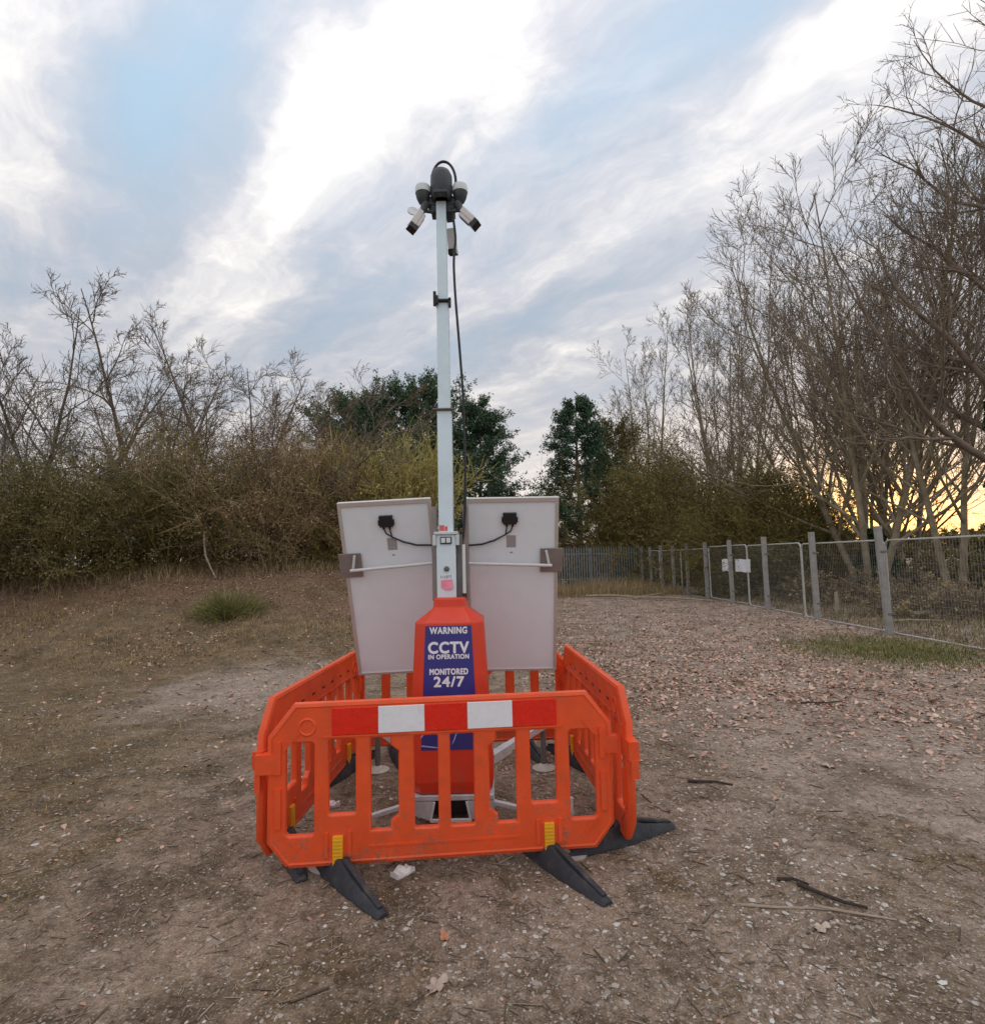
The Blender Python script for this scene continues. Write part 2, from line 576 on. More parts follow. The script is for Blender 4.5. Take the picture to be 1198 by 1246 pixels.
def ground_material():
    m = bpy.data.materials.new('gravelly_earth')
    m.use_nodes = True
    nt = m.node_tree
    b = nt.nodes['Principled BSDF']
    g = G(nt)
    pos = NN(nt, 'ShaderNodeNewGeometry').outputs['Position']
    x, y, z = g.sep(pos)
    flatp = g.comb(x, y, 0.0)
    n_big = g.noise(flatp, 0.55, 6, 0.62)
    n_mid = g.noise(flatp, 2.4, 7, 0.68)
    n_fine = g.noise(flatp, 22, 8, 0.75)
    n_grit = g.noise(flatp, 95, 6, 0.78)
    soil = g.ramp(n_fine, [(0.30, (0.171, 0.13, 0.098)), (0.47, (0.301, 0.241, 0.19)), (0.60, (0.407, 0.334, 0.274)), (0.74, (0.586, 0.497, 0.424))])
    pale = g.ramp(n_fine, [(0.30, (0.261, 0.219, 0.192)), (0.5, (0.44, 0.382, 0.346)), (0.70, (0.668, 0.595, 0.545))])
    brown = g.ramp(n_fine, [(0.30, (0.101, 0.072, 0.035)), (0.5, (0.188, 0.136, 0.072)), (0.70, (0.309, 0.236, 0.138))])
    moss = g.ramp(n_fine, [(0.30, (0.075, 0.052, 0.018)), (0.5, (0.150, 0.104, 0.040)), (0.70, (0.25, 0.185, 0.085))])
    # pale worn track on the open side, browner turf towards the hedge
    tr = g.m('ADD', g.mr(x, 0.6, 4.0), g.m('MULTIPLY', g.m('SUBTRACT', n_big, 0.5), 2.2), clamp=True)
    tr = g.m('MULTIPLY', tr, 0.75)
    col = g.mix(tr, soil, pale)
    bf = g.m('ADD', g.m('ADD', g.mr(x, -1.6, -4.2), g.mr(y, 7.5, 11.5), clamp=True), g.m('MULTIPLY', g.m('SUBTRACT', n_mid, 0.5), 1.9), clamp=True)
    leftf = g.mr(x, 0.2, -2.6)
    col = g.mix(g.m('MULTIPLY', g.m('MULTIPLY', bf, leftf), 0.97), col, brown)
    mf = g.mr(g.noise(g.v('ADD', flatp, (11.3, 4.1, 0)), 0.85, 6, 0.66), 0.52, 0.64)
    col = g.mix(g.m('MULTIPLY', g.m('MULTIPLY', mf, g.mr(n_mid, 0.40, 0.58)), 0.8), col, moss)
    mf2 = g.mr(g.noise(g.v('ADD', flatp, (2.7, 31.0, 0)), 1.7, 8, 0.72), 0.47, 0.57)
    dark = g.ramp(n_fine, [(0.30, (0.060, 0.048, 0.028)), (0.5, (0.125, 0.100, 0.062)), (0.70, (0.22, 0.18, 0.125))])
    col = g.mix(g.m('MULTIPLY', mf2, g.mr(x, 3.0, -1.0, 0.5, 0.72)), col, dark)
    # sandy pale spill and the bare red brown bank
    sx = g.m('SUBTRACT', x, -3.6)
    sy = g.m('MULTIPLY', g.m('SUBTRACT', y, 8.6), 0.75)
    sr = g.m('ADD', g.m('SQRT', g.m('ADD', g.m('MULTIPLY', sx, sx), g.m('MULTIPLY', sy, sy))), g.m('MULTIPLY', g.m('SUBTRACT', n_mid, 0.5), 2.6))
    col = g.mix(g.mr(sr, 0.6, 2.0, 0.72, 0.0), col, pale)
    rb = g.ramp(n_fine, [(0.30, (0.105, 0.062, 0.040)), (0.5, (0.19, 0.122, 0.082)), (0.70, (0.31, 0.22, 0.155))])
    rf = g.m('MULTIPLY', g.mr(y, 12.6, 14.2), g.mr(x, -1.0, -3.0))
    col = g.mix(g.m('MULTIPLY', rf, g.mr(n_big, 0.38, 0.52, 0.2, 0.85)), col, rb)
    # small pebbles set in the earth
    vo = NN(nt, 'ShaderNodeTexVoronoi')
    nt.links.new(flatp, vo.inputs['Vector'])
    vo.inputs['Scale'].default_value = 70
    vr = g.sep(vo.outputs['Color'])[0]
    peb = g.m('MULTIPLY', g.m('GREATER_THAN', vr, 0.58), g.m('LESS_THAN', vo.outputs['Distance'], 0.42))
    col = g.mix(g.m('MULTIPLY', peb, 0.7), col, g.ramp(g.sep(vo.outputs['Color'])[1], [(0.0, (0.276, 0.228, 0.186)), (0.75, (0.469, 0.414, 0.359)), (1.0, (0.60, 0.56, 0.50))]))
    blot = g.ramp(g.noise(g.v('ADD', flatp, (3.3, 8.1, 0)), 1.3, 8, 0.7), [(0.34, (0.62, 0.58, 0.54)), (0.5, (0.97, 0.97, 0.97)), (0.66, (1.16, 1.15, 1.16))])
    col = g.mix(0.85, col, blot, 'MULTIPLY')
    blot2 = g.ramp(g.noise(flatp, 7.5, 6, 0.7), [(0.36, (0.70, 0.67, 0.64)), (0.5, (1, 1, 1)), (0.64, (1.15, 1.15, 1.15))])
    col = g.mix(0.8, col, blot2, 'MULTIPLY')
    col = g.mix(1.0, col, (0.93, 0.855, 0.795), 'MULTIPLY')
    col = g.mix(0.7, col, g.ramp(n_grit, [(0.36, (0.30, 0.29, 0.28)), (0.5, (0.92, 0.92, 0.92)), (0.64, (1.45, 1.44, 1.42))]), 'MULTIPLY')
    nt.links.new(col, b.inputs['Base Color'])
    b.inputs['Roughness'].default_value = 0.92
    b.inputs['Specular IOR Level'].default_value = 0.2
    bp = NN(nt, 'ShaderNodeBump')
    bp.inputs['Strength'].default_value = 0.75
    bp.inputs['Distance'].default_value = 0.016
    h = g.m('ADD', g.m('MULTIPLY', n_fine, 1.2), g.m('ADD', g.m('MULTIPLY', n_grit, 0.35), g.m('MULTIPLY', peb, g.m('SUBTRACT', 0.42, vo.outputs['Distance']))))
    nt.links.new(h, bp.inputs['Height'])
    nt.links.new(bp.outputs[0], b.inputs['Normal'])
    return m


ground = mesh_np('ground', np.stack([GX.ravel(), GY.ravel(), GZ.ravel()], 1), [quads], ground_material(), smooth=True)
tag(ground, 'brown gravelly earth ground rising to a rough bank', kind='structure')

# ------------------------------------------------------------------ vectorised plants


def unit(a):
    return a / np.maximum(np.linalg.norm(a, axis=-1, keepdims=True), 1e-9)


def wander(start, d, length, n, wob, up, rng, pull=None):
    d = unit(np.asarray(d, float))
    B = len(start)
    pts = [np.asarray(start, float)]
    step = (np.asarray(length, float) / (n - 1))[:, None]
    for i in range(n - 1):
        d = d + rng.normal(0, wob, (B, 3))
        d[:, 2] += up
        if pull is not None:
            d = d + pull
        d = unit(d)
        pts.append(pts[-1] + d * step)
    return np.stack(pts, 1)


def spawn(pts, rad, k, t0, t1, ang, asd, rng):
    B, n, _ = pts.shape
    par = np.repeat(np.arange(B), k)
    j = np.tile(np.arange(k), B)
    t = t0 + (t1 - t0) * (j + rng.uniform(0, 1, B * k)) / k
    f = t * (n - 1)
    i = np.minimum(f.astype(int), n - 2)
    w = (f - i)[:, None]
    a, b = pts[par, i], pts[par, i + 1]
    start = a * (1 - w) + b * w
    tan = unit(b - a)
    r = rad[par, i] * (1 - w[:, 0]) + rad[par, i + 1] * w[:, 0]
    ref = np.where(np.abs(tan[:, 2:3]) < 0.9, np.array([[0, 0, 1.0]]), np.array([[1.0, 0, 0]]))
    u = unit(np.cross(tan, ref))
    v = np.cross(tan, u)
    az = np.repeat(rng.uniform(0, 2 * PI, B), k) + j * 2.4 + rng.normal(0, 0.5, B * k)
    th = np.clip(rng.normal(ang, asd, B * k), 0.12, 1.7)
    d = tan * np.cos(th)[:, None] + (u * np.cos(az)[:, None] + v * np.sin(az)[:, None]) * np.sin(th)[:, None]
    return start, d, t, r


def tubes(pts, rad, sides):
    B, n, _ = pts.shape
    tan = unit(np.gradient(pts, axis=1))
    mean = unit(tan.mean(1))
    ref = np.where(np.abs(mean[:, 2:3]) < 0.8, np.array([[0, 0, 1.0]]), np.array([[1.0, 0, 0]]))[:, None, :]
    u = unit(np.cross(tan, np.broadcast_to(ref, tan.shape)))
    v = np.cross(tan, u)
    a = 2 * PI * np.arange(sides) / sides
    ring = pts[:, :, None, :] + (u[:, :, None, :] * np.cos(a)[None, None, :, None] + v[:, :, None, :] * np.sin(a)[None, None, :, None]) * rad[:, :, None, None]
    verts = ring.reshape(-1, 3)
    base = (np.arange(B) * n * sides)[:, None, None] + (np.arange(n - 1) * sides)[None, :, None]
    k = np.arange(sides)[None, None, :]
    k2 = (k + 1) % sides
    q = np.stack([base + k, base + k2, base + sides + k2, base + sides + k], -1).reshape(-1, 4)
    return verts, q


def merge(parts):
    vs, fs, o = [], [], 0
    for v, f in parts:
        vs.append(v)
        fs.append(f + o)
        o += len(v)
    return np.concatenate(vs), np.concatenate(fs)


def taper(r0_, n, end=0.35):
    t = np.linspace(0, 1, n)[None, :]
    return np.asarray(r0_)[:, None] * (1 - t * (1 - end))


def leaf_quads(c, ln, wd, rng, updir=None, bias=0.0):
    """pointed leaf-sized faces: (N,4) quads round centres c"""
    n = len(c)
    a = rng.normal(0, 1, (n, 3))
    if updir is not None:
        a = unit(a) + bias * updir
    a = unit(a)
    b = unit(np.cross(a, rng.normal(0, 1, (n, 3))))
    L = (ln * rng.uniform(0.6, 1.35, n))[:, None]
    Wd = (wd * rng.uniform(0.6, 1.35, n))[:, None]
    nn = np.cross(a, b)
    v = np.stack([c - a * L * 0.5, c + b * Wd * 0.5 + nn * Wd * 0.2, c + a * L * 0.5, c - b * Wd * 0.5 + nn * Wd * 0.2], 1).reshape(-1, 3)
    f = np.arange(n * 4).reshape(n, 4)
    return v, f


# --- bare deciduous trees: trunk and limbs in one part, twigs in another


def bare_tree_data(seed, H, stems=1, spread=0.35, limb=9, k2=8, k3=7, k4=5, up=0.06, wob=0.10, r0=0.18, lean=(0, 0), t_first=0.3, limb_ang=0.75, twig_r=0.0055, limb_len=0.42, fine=1.0, wind=None):
    rng = np.random.RandomState(seed)
    az = rng.uniform(0, 2 * PI) + np.arange(stems) * 2 * PI / max(stems, 1) + rng.normal(0, 0.3, stems)
    tilt = np.clip(np.abs(rng.normal(spread, spread * 0.35, stems)), 0.06, 0.78) if stems > 1 else np.array([spread * 0.15])
    d = np.stack([np.sin(tilt) * np.cos(az) + lean[0], np.sin(tilt) * np.sin(az) + lean[1], np.cos(tilt)], 1)
    st = np.stack([np.cos(az) * r0 * 0.7 * (stems > 1), np.sin(az) * r0 * 0.7 * (stems > 1), np.full(stems, -0.15)], 1)
    ln = H * rng.uniform(0.82, 1.0, stems)
    p0 = wander(st, d, ln, 12, wob * 0.45, up * 0.5, rng)
    rr0 = r0 * (rng.uniform(0.7, 1.0, stems) if stems > 1 else np.ones(1))
    q0 = taper(rr0, 12, 0.12)
    q0[:, 0] *= 1.35
    solid = [tubes(p0, q0, 9)]
    s1, d1, t1, pr = spawn(p0, q0, limb, t_first, 0.97, limb_ang, 0.18, rng)
    L1 = H * limb_len * (1.15 - 0.75 * t1) * rng.uniform(0.7, 1.2, len(t1))
    p1 = wander(s1, d1, L1, 9, wob * 1.1, up, rng)
    q1 = taper(np.clip(pr * 0.58, 0.02, None), 9, 0.22)
    solid.append(tubes(p1, q1, 6))
    s2, d2, t2, pr = spawn(np.concatenate([p1]), q1, k2, 0.18, 1.0, 0.66, 0.2, rng)
    L2 = np.repeat(L1, k2) * 0.46 * (1.2 - 0.7 * t2) * rng.uniform(0.7, 1.2, len(t2))
    p2 = wander(s2, d2, L2, 6, wob * 1.2, up * 1.3, rng, wind)
    q2 = taper(np.clip(pr * 0.6, 0.010, None), 6, 0.4)
    solid.append(tubes(p2, q2, 4))
    twig = []
    s3, d3, t3, pr = spawn(p2, q2, k3, 0.12, 1.0, 0.62, 0.22, rng)
    L3 = np.maximum(np.repeat(L2, k3) * 0.60 * (1.15 - 0.6 * t3), 0.22) * rng.uniform(0.7, 1.25, len(t3))
    p3 = wander(s3, d3, L3, 4, wob * 1.2, up * 1.6, rng, wind)
    q3 = taper(np.clip(pr * 0.6, twig_r * 1.2, 0.012), 4, 0.55)
    twig.append(tubes(p3, q3, 3))
    if k4:
        s4, d4, t4, pr = spawn(p3, q3, k4, 0.15, 1.0, 0.6, 0.2, rng)
        L4 = np.clip(np.repeat(L3, k4) * 0.55 * (1.1 - 0.4 * t4), 0.12, 0.8) * rng.uniform(0.7, 1.3, len(t4))
        p4 = wander(s4, d4, L4, 2, wob * 1.5, up * 1.6, rng, wind)
        q4 = taper(np.full(len(t4), twig_r * fine), 2, 0.6)
        twig.append(tubes(p4, q4, 3))
    return merge(solid), merge(twig), (p0, q0)


TREES = {}


def plant_tree(key, loc, rz, label, group, scale=1.0, name='bare_tree'):
    """key picks a tree mesh; each tree is its own Empty with trunk and crown"""
    t = thing(name, label, 'tree', loc, rz, group)
    t.scale = (scale, scale, scale)
    (mt, mc) = TREES[key]
    link(bpy.data.objects.new('trunk', mt), t)
    link(bpy.data.objects.new('crown', mc), t)
    return t


def make_tree_mesh(key, bark, twig, **kw):
    solid, tw, core = bare_tree_data(**kw)
    a = mesh_np('trunk', solid[0], [solid[1]], bark, smooth=True)
    b = mesh_np('crown', tw[0], [tw[1]], twig)
    TREES[key] = (a.data, b.data)
    for o in (a, b):
        bpy.data.objects.remove(o)
    return core


twig_brown = mat('twig_brown', (0.23, 0.185, 0.14), 0.85, var=0.25, vscale=0.8)
twig_red = mat('twig_reddish', (0.165, 0.125, 0.10), 0.85, var=0.25, vscale=0.8)
twig_grey = mat('twig_greyish', (0.17, 0.145, 0.115), 0.85, var=0.25, vscale=0.8)

W1, W2 = np.array([[0.10, 0.0, 0.02]]), np.array([[0.05, 0.0, 0.0]])
make_tree_mesh('vase', MT['bark'], twig_brown, seed=29, H=14.6, stems=5, spread=0.26, limb=16, k2=6, k3=6, k4=4, up=0.07, wob=0.055, r0=0.15, t_first=0.13, limb_ang=0.66, limb_len=0.46, twig_r=0.0078)
make_tree_mesh('tall', MT['bark'], twig_red, seed=23, H=16.5, stems=2, spread=0.14, limb=22, k2=6, k3=5, k4=4, up=0.06, wob=0.06, r0=0.19, t_first=0.2, limb_ang=0.66, limb_len=0.40, twig_r=0.0085)
make_tree_mesh('old', MT['bark_dark'], twig_brown, seed=37, H=21.0, stems=1, spread=0.2, limb=26, k2=7, k3=6, k4=4, up=0.03, wob=0.11, r0=0.25, t_first=0.18, limb_ang=0.85, limb_len=0.36, twig_r=0.0075)
make_tree_mesh('spread', MT['bark_dark'], twig_grey, seed=52, H=11.5, stems=5, spread=0.50, limb=8, k2=6, k3=6, k4=3, up=0.03, wob=0.115, r0=0.13, t_first=0.22, limb_ang=0.70, limb_len=0.42, twig_r=0.0085, wind=W2)
make_tree_mesh('crooked', MT['bark_dark'], twig_brown, seed=66, H=10.5, stems=4, spread=0.46, limb=8, k2=6, k3=6, k4=3, up=0.02, wob=0.125, r0=0.12, lean=(0.30, 0), t_first=0.22, limb_ang=0.70, limb_len=0.42, twig_r=0.0085, wind=W1)
make_tree_mesh('slender', MT['bark'], twig_grey, seed=77, H=17.5, stems=4, spread=0.2, limb=10, k2=6, k3=5, k4=3, up=0.07, wob=0.075, r0=0.13, t_first=0.18, limb_ang=0.5, limb_len=0.32, twig_r=0.012)


# --- thickets: arching stems with leaf-sized faces


def thicket(name, label, loc, w, d, h, leaf, stem, seed, nstem=70, nleaf=14000, ls=0.10, arch=0.06, wob=0.13, group=None, twig_r=0.007, ball=False, upright=False, cat='bush', twigs=6, shell=0.5):
    rng = np.random.RandomState(seed)
    t = thing(name, label, cat, loc, 0, group)
    bx = rng.uniform(-1, 1, nstem) * w * (0.30 if not upright else 0.34)
    by = rng.uniform(-1, 1, nstem) * d * 0.30
    st = np.stack([bx, by, np.full(nstem, -0.1)], 1)
    az = np.arctan2(by, bx) + rng.normal(0, 0.7, nstem)
    tilt = np.abs(rng.normal(0.45 if not upright else 0.2, 0.28 if not upright else 0.12, nstem))
    dr = np.stack([np.sin(tilt) * np.cos(az), np.sin(tilt) * np.sin(az), np.cos(tilt)], 1)
    L = h * rng.uniform(0.7, 1.12, nstem) * (0.72 if ball else 1.0)
    p0 = wander(st, dr, L, 9, wob * 0.6, -arch if not upright else 0.03, rng)
    q0 = taper(rng.uniform(0.014, 0.036, nstem) * (h / 4), 9, 0.2)
    s1, d1, _, pr = spawn(p0, q0, 9, 0.15, 1.0, 0.7, 0.25, rng)
    L1 = h * 0.30 * rng.uniform(0.4, 1.2, len(s1))
    p1 = wander(s1, d1, L1, 5, wob, -arch * 0.6 if not upright else 0.08, rng)
    q1 = taper(np.clip(pr * 0.5, twig_r, 0.018), 5, 0.45)
    s2, d2, _, pr = spawn(p1, q1, twigs, 0.15, 1.0, 0.7, 0.25, rng)
    L2 = np.repeat(L1, twigs) * 0.5 * rng.uniform(0.5, 1.2, len(s2))
    p2 = wander(s2, d2, L2, 2, wob, 0.0 if not upright else 0.1, rng)
    q2 = taper(np.full(len(s2), twig_r), 2, 0.6)
    v, f = merge([tubes(p0, q0, 5), tubes(p1, q1, 3), tubes(p2, q2, 3)])
    mesh_np('stems', v, [f], stem, t)
    if nleaf:
        # leaves sit along the twigs, plus loose clumps filling the mass
        src = np.concatenate([p1[:, :3].reshape(-1, 3), p2[:, 0]])
        src = src[src[:, 2] < h * 0.92]
        n1 = int(nleaf * (1 - shell))
        c1 = src[rng.randint(0, len(src), n1)] + rng.normal(0, 0.06, (n1, 3))
        n2 = nleaf - n1
        nc = max(60, n2 // 60)
        cd_ = unit(rng.normal(0, 1, (nc, 3)))
        cd_[:, 2] = np.abs(cd_[:, 2])
        rr = rng.uniform(0.40, 1.0 if ball else 0.92, nc)[:, None] ** (0.4 if ball else 0.6)
        cc = cd_ * rr * np.array([w * 0.5, d * 0.5, h * 0.93])
        cc *= (1 + (0.08 if ball else 0.22) * np.sin(cd_[:, :1] * 7 + seed) * np.cos(cd_[:, 1:2] * 9 + seed * 2))
        c2 = cc[rng.randint(0, nc, n2)] + rng.normal(0, 0.24 * h / 5, (n2, 3))
        c = np.concatenate([c1, c2])
        c = c[c[:, 2] > 0.02]
        lv, lf = leaf_quads(c, ls * 1.5, ls * 0.75, rng, np.array([[0, 0, 1.0]]), 0.25 if not upright else 1.6)
        mesh_np('foliage', lv, [lf], leaf, t)
    return t


# --- evergreens


def evergreen(name, label, loc, h, r, leaf, seed, conical=True, nleaf=26000, group=None, ls=0.20):
    rng = np.random.RandomState(seed)
    t = thing(name, label, 'tree', loc, 0, group)
    tp = wander(np.array([[0, 0, -0.2]]), np.array([[0, 0, 1.0]]), np.array([h * 0.97]), 12, 0.02, 0.1, rng)
    tq = taper(np.array([0.25]), 12, 0.08)
    nb = 85 if conical else 80
    s, d, tt, pr = spawn(tp, tq, nb, 0.10, 0.99, 1.25 if conical else 0.95, 0.2, rng)
    prof = (1.03 - tt) ** 0.78 * np.minimum(1, tt / 0.12 + 0.3) if conical else np.sqrt(np.clip(1 - ((tt - 0.45) / 0.58) ** 2, 0.05, 1))
    L = r * prof * rng.uniform(0.6, 1.25, nb) + 0.35
    p1 = wander(s, d, L, 6, 0.10, 0.0 if conical else 0.06, rng)
    q1 = taper(np.clip(pr * 0.4, 0.02, 0.09), 6, 0.3)
    v, f = merge([tubes(tp, tq, 8), tubes(p1, q1, 4)])
    mesh_np('trunk', v, [f], MT['bark_dark'], t, smooth=True)
    s2, d2, t2, pr = spawn(p1, q1, 9, 0.25, 1.0, 0.7, 0.25, rng)
    L2 = np.repeat(L, 9) * 0.34 * rng.uniform(0.5, 1.2, len(s2)) + 0.12
    p2 = wander(s2, d2, L2, 4, 0.14, 0.06, rng)
    src = p2.reshape(-1, 3)
    dirs = np.repeat(unit(p2[:, -1] - p2[:, 0]), 4, axis=0)
    i = rng.randint(0, len(src), nleaf)
    c = src[i] + rng.normal(0, 0.12, (nleaf, 3))
    lv, lf = leaf_quads(c, ls, ls * 0.42, rng, dirs[i] + np.array([[0, 0, 0.25]]), 0.8)
    mesh_np('crown', lv, [lf], leaf, t)
    return t


def at_ground(x, y):
    return (x, y, hz(x, y))


# evergreens in the middle distance
evergreen('conifer', 'broad dark evergreen at the low end of the clump behind the mast', at_ground(-9.9, 40), 11.4, 4.4, LM['holm'], 3, False, 46000, 'evergreens behind the tower')
evergreen('conifer', 'tall rounded evergreen just on the hedge side of the mast', at_ground(-5.2, 41), 12.4, 4.8, LM['holm'], 8, False, 54000, 'evergreens behind the tower')
evergreen('conifer', 'pointed dark conifer on the fence side of the mast', at_ground(-0.9, 40), 13.2, 5.2, LM['conifer'], 12, True, 52000, 'evergreens behind the tower')
evergreen('conifer', 'slim dark conifer standing alone between mast and bare trees', at_ground(6.3, 41), 13.9, 4.7, LM['conifer'], 19, True, 42000, 'evergreens beside the palisade')
evergreen('conifer', 'duller olive evergreen crowding the slim lone conifer', at_ground(9.6, 44), 12.2, 2.9, LM['dome'], 27, False, 24000, 'evergreens beside the palisade')

# thickets
thicket('willow_bush', 'yellow green bush of upright stems above the hedge side solar panel', at_ground(-4.05, 20.6), 4.0, 3.0, 4.3, LM['broom'], LM['broom'], 5, 150, 12000, 0.085, upright=True, twig_r=0.012, shell=0.1)
HG = 'thickets of the hedge on the bank'
for args in (
    ('thicket', 'grey brown thicket at the far hedge end under the widest bare tree', at_ground(-15.6, 16.5), 5.4, 4.5, 4.4, LM['greyhedge'], LM['greyhedge'], 101),
    ('thicket', 'dark olive thicket where the hedge comes lowest down the bank', at_ground(-12.6, 16.2), 5.4, 4.6, 3.5, LM['hedge'], LM['hedge'], 102),
    ('thicket', 'green brown thicket in the middle of the hedge', at_ground(-10.2, 18.0), 5.0, 4.4, 4.3, LM['dome'], LM['hedge'], 103),
    ('thicket', 'tangled brown thicket with a pale curved branch at its foot', at_ground(-8.0, 18.6), 4.6, 4.2, 4.6, LM['brown'], LM['brown'], 104),
    ('thicket', 'tall russet thicket rising above the rest of the hedge', at_ground(-6.6, 20.4), 4.2, 4.2, 5.1, LM['russet'], MT['bark_red'], 105),
    ('thicket', 'olive brown thicket at the hedge end beside the solar panel', at_ground(-4.6, 18.9), 2.8, 2.4, 1.7, LM['olive'], LM['olive'], 106),
):
    thicket(*args, nstem=95, nleaf=44000, ls=0.050, group=HG, twig_r=0.0055, shell=0.75)
FG = 'thickets beyond the fence'
thicket('thicket', 'tall light olive thicket behind the grey green palisade', at_ground(11.3, 38.5), 8.8, 6.0, 10.2, LM['olive'], LM['dome'], 201, 110, 60000, 0.105, group=FG, twig_r=0.010, shell=0.8, ball=True)
thicket('thicket', 'big dark olive dome shaped thicket behind the mesh fence', at_ground(11.7, 24.2), 6.0, 5.0, 5.9, LM['dome'], LM['dome'], 202, 90, 52000, 0.075, group=FG, twig_r=0.009, shell=0.85, ball=True)
thicket('thicket', 'olive thicket filling the gap between the two larger ones behind the fence', at_ground(12.4, 33.5), 6.6, 5.0, 7.6, LM['olive'], LM['dome'], 203, 80, 34000, 0.088, group=FG, twig_r=0.010)
thicket('thicket', 'low brown thicket along the foot of the palisade', at_ground(3.2, 37.5), 8.5, 3.0, 3.0, LM['brown'], MT['bark_dark'], 204, 60, 12000, 0.13, group=FG, twig_r=0.012)
thicket('bramble', 'low tangled bramble inside the mesh fence by the ivy trunk', at_ground(12.0, 15.5), 4.6, 3.0, 1.15, LM['brown'], MT['bark_dark'], 205, 90, 7000, 0.055, group='brambles beyond the mesh fence', arch=0.16)
thicket('bramble', 'low tangled bramble behind the two white banners', at_ground(12.2, 20.5), 5.0, 4.0, 1.3, LM['brown'], MT['bark_dark'], 206, 90, 6000, 0.08, group='brambles beyond the mesh fence', arch=0.16)
thicket('bramble', 'dark bramble mound under the tall trees at the sunset', at_ground(19.0, 22.0), 10.0, 6.0, 1.7, LM['hedge'], MT['bark_dark'], 207, 120, 10000, 0.10, group='brambles beyond the mesh fence', arch=0.14)
thicket('bramble', 'wide dark bramble bank under the low sun', at_ground(26.0, 34.0), 22.0, 6.0, 1.9, LM['hedge'], MT['bark_dark'], 208, 160, 16000, 0.14, group='brambles beyond the mesh fence', arch=0.14)

thicket('thicket', 'far low dark scrub line under the setting sun', at_ground(66.0, 98.0), 90.0, 8.0, 5.6, LM['dome'], MT['bark_dark'], 209, 220, 26000, 0.5, group='scrub on the skyline', twig_r=0.03)
thicket('thicket', 'far scrub line seen through the gap between the conifers', at_ground(2.0, 96.0), 40.0, 8.0, 5.0, LM['dome'], MT['bark_dark'], 210, 120, 12000, 0.5, group='scrub on the skyline', twig_r=0.03)

# bare trees beyond the mesh fence
RG = 'bare trees beyond the fence'
plant_tree('vase', at_ground(13.4, 20.4), 0.6, 'many stemmed bare tree fanning out in front of the sunset', RG, 1.1)
plant_tree('vase', at_ground(18.6, 25.5), 2.9, 'fan shaped bare tree further back between the two thick trunks', RG, 0.85)
plant_tree('tall', at_ground(14.7, 18.2), 2.2, 'straight bare tree with a thick trunk beside the ivy clad one', RG, 0.85)
plant_tree('old', at_ground(15.0, 16.4), 4.0, 'tallest bare tree with ivy up its trunk at the picture edge', RG, 1.0)
plant_tree('slender', at_ground(17.6, 26.0), 3.3, 'bare fan shaped tree behind the dome shaped thicket', RG, 0.85)
plant_tree('slender', at_ground(14.3, 33), 1.0, 'slender bare tree above the dome shaped thicket', RG, 1.0)
plant_tree('slender', at_ground(16.8, 40), 2.4, 'slender bare tree above the light olive thicket', RG, 1.12)
plant_tree('slender', at_ground(11.9, 44), 3.9, 'slender bare tree over the dull olive evergreen', RG, 1.12)
plant_tree('slender', at_ground(21.5, 38), 5.2, 'slender bare tree deepest among the trunks by the sun', RG, 1.15)
plant_tree('spread', at_ground(4.6, 66), 0.8, 'small pale bare tree far off in the gap between the conifers', RG, 1.0)
plant_tree('spread', at_ground(1.9, 74), 2.8, 'faint bare tree at the mast edge of the gap between conifers', RG, 1.05)

# bare trees behind the hedge
LG = 'bare trees behind the hedge'
plant_tree('spread', at_ground(-16.2, 20.5), 0.4, 'widest bare tree at the far end of the hedge', LG, 0.86)
plant_tree('spread', at_ground(-13.0, 21.5), 2.5, 'bare tree with pale forked limbs above the dark olive thicket', LG, 0.74)
plant_tree('crooked', at_ground(-11.6, 20.5), 0.2, 'crooked bare tree leaning over the middle of the hedge', LG, 0.96)
plant_tree('crooked', at_ground(-9.4, 22.0), -0.35, 'crooked bare tree leaning towards the mast over the brown thicket', LG, 0.95)
plant_tree('crooked', at_ground(-8.9, 23.5), 0.5, 'small bare tree poking above the russet thicket', LG, 0.80)
plant_tree('spread', at_ground(-19.5, 23.0), 4.1, 'bare tree half out of view beyond the widest one', LG, 0.88)
plant_tree('crooked', at_ground(-14.2, 25.0), 1.2, 'thin crowned bare tree standing behind the hedge trees', LG, 0.86)


def ivy(parent, x, y, z0, z1, r, n, seed, key_lean=(0, 0)):
    rng = np.random.RandomState(seed)
    a = rng.uniform(0, 2 * PI, n)
    zz = z0 + (z1 - z0) * rng.uniform(0, 1, n) ** 1.2
    rr = r * (0.6 + 0.5 * rng.uniform(0, 1, n)) * (1.15 - 0.55 * (zz - z0) / (z1 - z0)) * (1 + 0.35 * np.sin(zz * 3.1 + a * 2))
    c = np.stack([x + rr * np.cos(a) + key_lean[0] * zz, y + rr * np.sin(a) + key_lean[1] * zz, zz], 1)
    lv, lf = leaf_quads(c, 0.13, 0.10, rng)
    return mesh_np('ivy', lv, [lf], LM['ivy'], parent)


old_tree = [o for o in C.objects if o.get('label', '').startswith('tallest bare tree')][0]
ivy(old_tree, 0, 0, 0.0, 6.5, 0.42, 6000, 5)
ivy_host = [o for o in C.objects if o.get('label', '').startswith('many stemmed')][0]
ivy(ivy_host, 0.25, -0.15, 0.0, 2.3, 0.46, 4500, 6)


# ------------------------------------------------------------------ fence: mesh panels, posts, palisade
FX = 8.62
PANEL_L, PANEL_H = 3.38, 2.0


